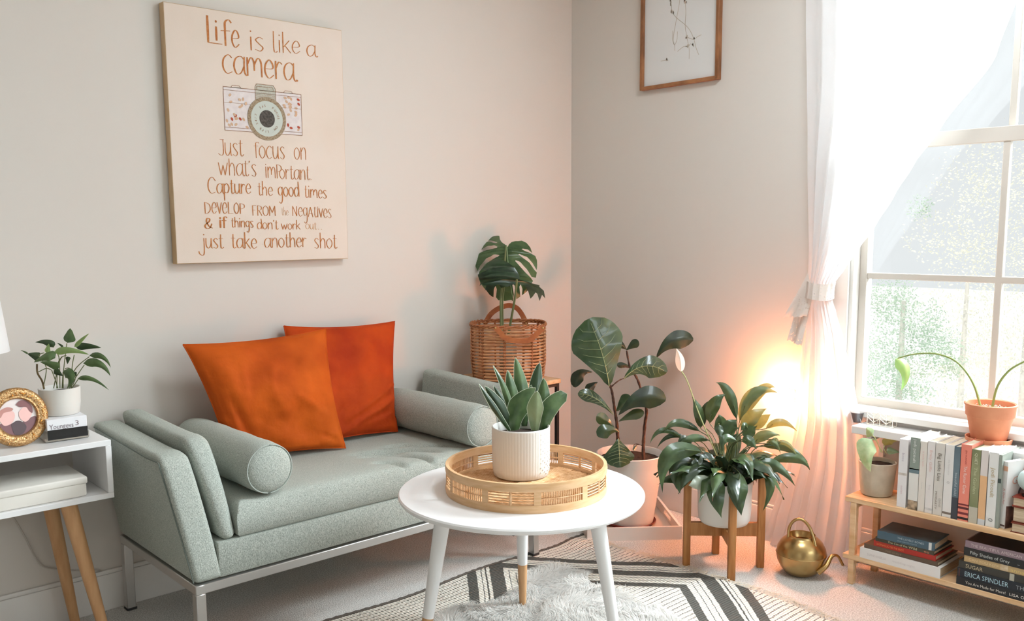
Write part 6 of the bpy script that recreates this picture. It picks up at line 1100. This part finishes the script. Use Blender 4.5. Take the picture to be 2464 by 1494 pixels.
# ============================================================ RUG
RG0 = Vector((-.530, -.578, 0)); ru = Vector((-1, -.003, 0)).normalized(); rv = Vector((-.010, -1, 0)).normalized()
RL, RW = 2.3, 1.9
def rug_material():
    m = bpy.data.materials.new('kilim_weave'); m.use_nodes = True; nt = m.node_tree; b = nt.nodes['Principled BSDF']; b.inputs['Roughness'].default_value = .95
    N = nt.nodes.new; Lk = nt.links.new
    uv = N('ShaderNodeUVMap'); sx = N('ShaderNodeSeparateXYZ'); Lk(uv.outputs[0], sx.inputs[0])
    def mth(op, a, bb=None, c=None):
        n = N('ShaderNodeMath'); n.operation = op
        for i, q in enumerate((a, bb, c)):
            if q is None: continue
            if isinstance(q, (int, float)): n.inputs[i].default_value = q
            else: Lk(q, n.inputs[i])
        return n.outputs[0]
    U, V = sx.outputs['X'], sx.outputs['Y']     # metres along back edge (leftwards) and towards the viewer
    # wobble of the hand-woven rows
    nz = N('ShaderNodeTexNoise'); nz.inputs['Scale'].default_value = 60; nz.inputs['Detail'].default_value = 1; Lk(uv.outputs[0], nz.inputs['Vector'])
    wob = mth('MULTIPLY', mth('SUBTRACT', nz.outputs['Fac'], .5), .012)
    PV = 1.145; vv = mth('PINGPONG', V, PV/2)   # distance from diamond centre rows
    PU = .93; uu = mth('PINGPONG', U, PU/2)
    dist = mth('ADD', mth('ADD', mth('DIVIDE', mth('SUBTRACT', PU/2, uu), PU/2), mth('DIVIDE', mth('SUBTRACT', PV/2, vv), PV/2)), mth('MULTIPLY', wob, 1.5))
    # dist: 0 in the diamond centre, 1 on its rim, 2 in the corners
    r = N('ShaderNodeValToRGB'); r.color_ramp.interpolation = 'CONSTANT'; e = r.color_ramp.elements
    C, D = (1, 1, 1, 1), (0, 0, 0, 1)
    stops = [(0, D), (.12, C), (.2, D), (.26, C), (.66, D), (.75, C), (.80, D), (.812, C), (.86, D), (.872, C), (.92, D), (1.05, C), (1.085, D), (1.095, C), (1.13, D), (1.14, C), (1.18, D), (1.28, C)]
    e[0].position = 0; e[0].color = stops[0][1]; e[1].position = stops[1][0]/2; e[1].color = stops[1][1]
    for p, c in stops[2:]:
        q = e.new(p/2); q.color = c
    Lk(mth('DIVIDE', dist, 2), r.inputs[0])
    # fine woven rows
    rowsn = mth('SINE', mth('MULTIPLY', mth('ADD', V, wob), 2*pi/.020)); rowm = mth('GREATER_THAN', rowsn, .55)
    dash = mth('GREATER_THAN', mth('SINE', mth('MULTIPLY', U, 2*pi/.011)), -.75)
    far = mth('LESS_THAN', dist, 1.28)
    mid_ = mth('LESS_THAN', dist, .66); zone = mth('MAXIMUM', mth('SUBTRACT', 1, far), mid_)
    dk = mth('MULTIPLY', mth('MULTIPLY', rowm, dash), zone)
    mx = N('ShaderNodeMix'); mx.data_type = 'RGBA'; mx.inputs[6].default_value = (*srgb(84, 80, 73), 1); mx.inputs[7].default_value = (*srgb(228, 219, 205), 1); Lk(r.outputs[0], mx.inputs[0])
    mx2 = N('ShaderNodeMix'); mx2.data_type = 'RGBA'; Lk(mx.outputs[2], mx2.inputs[6]); mx2.inputs[7].default_value = (*srgb(104, 92, 80), 1); Lk(mth('MULTIPLY', dk, .8), mx2.inputs[0])
    sp_ = N('ShaderNodeTexNoise'); sp_.inputs['Scale'].default_value = 260; Lk(uv.outputs[0], sp_.inputs['Vector'])
    mx3 = N('ShaderNodeMix'); mx3.data_type = 'RGBA'; mx3.blend_type = 'OVERLAY'; Lk(mx2.outputs[2], mx3.inputs[6]); Lk(sp_.outputs['Fac'], mx3.inputs[7]); mx3.inputs[0].default_value = .7
    Lk(mx3.outputs[2], b.inputs['Base Color'])
    bp = N('ShaderNodeBump'); bp.inputs['Strength'].default_value = .8; bp.inputs['Distance'].default_value = .003
    hh = mth('ADD', mth('MULTIPLY', mth('SINE', mth('MULTIPLY', V, 2*pi/.010)), .5), sp_.outputs['Fac']); Lk(hh, bp.inputs['Height']); Lk(bp.outputs['Normal'], b.inputs['Normal'])
    return m
def rug_pt(a, b):
    wob = .014*sin(b*6.2+.5)*max(0, 1-a*2.2)+.008*sin(b*13)*max(0, 1-a*6); wo2 = .012*sin(a*9)*max(0, 1-b*4)
    p = RG0+ru*(a+wob)+rv*(b+wo2)
    corner = .030*math.exp(-((a-.02)**2+(b-.03)**2)/.012)
    p = p+Vector((-.2, -.9, 0)).normalized()*0.0
    z = .0065+.0022*sin(a*31)*sin(b*23)*math.exp(-a*4)+.004*max(0, sin(b*11+1))*math.exp(-a*9)+.008*math.exp(-((a-.08)/.05)**2)*math.exp(-((b-.05)/.08)**2)
    return Vector((p.x, p.y, z))
rg = thing('kilim_rug', (-1.4, -1.3, 0), 'cream and charcoal diamond kilim rug with fringe on the carpet', 'rug')
NA, NBb = 110, 110; mb = MB(); G = [[rug_pt(RL*i/NA, RW*j/NBb) for j in range(NBb+1)] for i in range(NA+1)]; mb.grid(G)
lo = [[Vector((p.x, p.y, .0008)) for p in (G[0][j] for j in range(NBb+1))]]; mb.grid([G[0], lo[0]]); mb.grid([[G[i][0] for i in range(NA+1)], [Vector((G[i][0].x, G[i][0].y, .0008)) for i in range(NA+1)]])
ro = mb.build('weave', rug_material(), rg, auto=60); me = ro.data; uvl = me.uv_layers.new(name='UVMap')
inv = [None]*len(me.vertices)
for i in range(NA+1):
    for j in range(NBb+1): inv[i*(NBb+1)+j] = (RL*i/NA, RW*j/NBb)
k = (NA+1)*(NBb+1)
for rep in (0, 1):
    for j in range(NBb+1): inv[k] = (0, RW*j/NBb); k += 1
for rep in (0, 1):
    for i in range(NA+1): inv[k] = (RL*i/NA, 0); k += 1
for lp in me.loops: uvl.data[lp.index].uv = inv[lp.vertex_index]
# corded edge along the back
mb = MB(); mb.tube([rug_pt(RL*i/200, 0)+Vector((0, 0, .0015)) for i in range(201)], [.0042+.0012*sin(i*2.2) for i in range(201)], 6); mb.build('edge_cord', mat('rug_edge', srgb(86, 78, 70), .95), rg)
mb = MB(); FRI = mat('fringe_cotton', srgb(212, 198, 178), .95)
for k in range(170):
    b = RW*(k+.5)/170+R_.uniform(-.003, .003); p = rug_pt(0, b); L = R_.uniform(.025, .055)
    for q in range(4):
        a = R_.uniform(-.9, .9); d = (-ru+rv*a*.9).normalized(); P = [p+Vector((0, 0, -.001)), p+d*L*.5+Vector((0, 0, R_.uniform(.0, .006))), p+d*L+rv*R_.uniform(-.012, .012)]; P[2].z = .003; P[1].z = max(.003, P[1].z-.003)
        mb.tube(P, .0009, 3, cap=False)
mb.build('fringe', FRI, rg)['kind'] = 'stuff'
# ============================================================ SHEEPSKIN
sk = thing('sheepskin_rug', (-1.3, -1.2, 0), 'fluffy white sheepskin rug under the coffee table', 'rug')
FURM = mat('fur_white', srgb(232, 227, 220), .8, noise_scale=14, col2=srgb(212, 206, 198), trans=.3); HIDE = mat('hide', srgb(212, 210, 207), .9)
OUT = spline([Vector((x, y, 0)) for x, y in [(-1.66, -.85), (-1.54, -.825), (-1.43, -.80), (-1.325, -.77), (-1.27, -.815), (-1.18, -.81), (-1.08, -.79), (-.98, -.755), (-.875, -.755), (-.862, -.84), (-.89, -.96), (-.875, -1.05), (-.895, -1.16), (-.925, -1.34), (-1.02, -1.54), (-1.25, -1.65), (-1.55, -1.66), (-1.82, -1.5), (-1.9, -1.2), (-1.8, -.98), (-1.66, -.85)]], 4)
def inside(x, y):
    c = False; n = len(OUT)
    for i in range(n-1):
        a, b = OUT[i], OUT[i+1]
        if (a.y > y) != (b.y > y) and x < (b.x-a.x)*(y-a.y)/(b.y-a.y)+a.x: c = not c
    return c
def fz(x, y): return .016+.006*noise.noise(Vector((x*7, y*7, 1)))+.004*noise.noise(Vector((x*18, y*18, 4)))
mb = MB(); oc = Vector((-1.35, -1.15, 0)); rings = []
for r in (1, .985, .93, .8, .6, .4, .2, .001):
    rings.append([Vector(((p.x-oc.x)*r+oc.x, (p.y-oc.y)*r+oc.y, (.0085 if r == 1 else fz(p.x*r, p.y*r)*min(1, .6+(1-r)*3)))) for p in OUT[:-1]])
mb.grid(rings, True); mb.build('hide', HIDE, sk)
mb = MB(); fv, ff = [], []; cnt = 0
tries = 0
while cnt < 44000:
    tries += 1
    x, y = R_.uniform(-1.92, -.82), R_.uniform(-1.68, -.72)
    # hair only matters densely on the side the room sees first
    if (x+y) < -2.95 and R_.random() < .6: continue
    if not inside(x, y): continue
    cnt += 1; z = fz(x, y)*.9
    a = 2*pi*noise.noise(Vector((x*5, y*5, 2)))+noise.noise(Vector((x*14, y*14, 5)))*1.6+R_.uniform(-.3, .3); L = R_.uniform(.036, .062)
    d = Vector((cos(a), sin(a), 0)); lift = R_.uniform(.45, 1.0)
    p0 = Vector((x, y, z)); p1 = p0+d*L*.38+Vector((0, 0, L*.42*lift)); p2 = p0+d*L*.9+Vector((0, 0, L*.42*lift*R_.uniform(.5, 1.1))); s = Vector((-d.y, d.x, 0))
    wd = .0009
    b = len(fv); fv += [p0+s*wd, p0-s*wd, p1-s*wd*.8, p1+s*wd*.8, p2]; ff += [(b, b+1, b+2, b+3), (b+3, b+2, b+4)]
mb.add(fv, ff); mb.build('wool', FURM, sk, auto=180)['kind'] = 'stuff'

# ============================================================ OUTSIDE: lawn and trees beyond the window
mb = MB(); mb.box(.6, 60, -50, 30, -3.2, -3.0); tag(mb.build('lawn', mat('blown_out_lawn', srgb(240, 240, 236), .9, noise_scale=3, col2=srgb(246, 246, 242)), smooth=False), kind='structure')  # blown-out daylight is put into the near-white grass colour
PG = mat('tree_green', srgb(176, 196, 176), .8, noise_scale=2.5, col2=srgb(212, 222, 206), trans=.3); PY = mat('tree_yellow', srgb(238, 232, 206), .8, noise_scale=2.5, col2=srgb(244, 242, 230), trans=.35); PB = mat('tree_bark', srgb(226, 222, 214), .9, noise_scale=8, col2=srgb(222, 216, 206))  # overexposure is put into these pale foliage and bark colours
def tree(x, y, blobs, m, label, n, ls, seed, trunk_r=.06):
    t = thing('tree', (x, y, -3.0), label, 'tree', 'trees beyond the window'); r = random.Random(seed)
    mb = MB(); top = max(b[2] for b in blobs); P = spline([Vector((x, y, -3.0)), Vector((x+.05, y+.04, -1)), Vector((x-.04, y, top*.3))], 5); mb.tube(P, [trunk_r*(1-.7*i/len(P)) for i in range(len(P))], 8)
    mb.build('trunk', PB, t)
    mb = MB()
    for (bx_, by_, bz_, br, fl) in blobs:
        for k in range(int(n*br**2)):
            u = r.gauss(0, 1), r.gauss(0, 1), r.gauss(0, 1); L = sqrt(sum(q*q for q in u)) or 1; rr = br*(r.random()**.45)
            if noise.noise(Vector((u[0]/L*2.5+bx_, u[1]/L*2.5, u[2]/L*2.5+seed))) < -.12: continue
            c = Vector((bx_+u[0]/L*rr, by_+u[1]/L*rr, bz_+u[2]/L*rr*fl)); a = Vector((r.gauss(0, 1), r.gauss(0, 1), r.gauss(0, 1))).normalized(); b2 = a.orthogonal().normalized(); s = ls*r.uniform(.6, 1.3)
            mb.add([c+a*s, c+b2*s*.6, c-a*s, c-b2*s*.6], [(0, 1, 2, 3)])
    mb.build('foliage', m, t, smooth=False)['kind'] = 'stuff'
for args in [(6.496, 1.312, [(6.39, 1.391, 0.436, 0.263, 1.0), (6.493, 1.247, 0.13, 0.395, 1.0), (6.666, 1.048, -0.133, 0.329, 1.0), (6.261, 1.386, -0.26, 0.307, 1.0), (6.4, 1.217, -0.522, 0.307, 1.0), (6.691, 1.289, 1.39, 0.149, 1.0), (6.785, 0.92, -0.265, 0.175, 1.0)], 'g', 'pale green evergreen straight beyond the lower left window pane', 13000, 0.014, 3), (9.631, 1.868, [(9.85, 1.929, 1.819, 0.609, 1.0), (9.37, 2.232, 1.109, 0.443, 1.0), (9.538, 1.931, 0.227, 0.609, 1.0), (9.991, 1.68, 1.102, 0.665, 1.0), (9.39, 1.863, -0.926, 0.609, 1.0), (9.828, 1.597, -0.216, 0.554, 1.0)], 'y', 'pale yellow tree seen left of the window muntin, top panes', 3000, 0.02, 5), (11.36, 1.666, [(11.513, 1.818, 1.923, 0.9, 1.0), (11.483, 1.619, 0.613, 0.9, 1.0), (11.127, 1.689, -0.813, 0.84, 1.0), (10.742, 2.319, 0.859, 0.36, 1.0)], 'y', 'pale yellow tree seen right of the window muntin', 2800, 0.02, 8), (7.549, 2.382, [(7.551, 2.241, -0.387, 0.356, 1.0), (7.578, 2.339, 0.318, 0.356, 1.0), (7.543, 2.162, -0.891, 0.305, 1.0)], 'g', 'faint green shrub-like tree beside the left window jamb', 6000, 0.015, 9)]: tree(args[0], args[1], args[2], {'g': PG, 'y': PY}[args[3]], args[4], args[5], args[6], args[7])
bpy.context.view_layer.update()
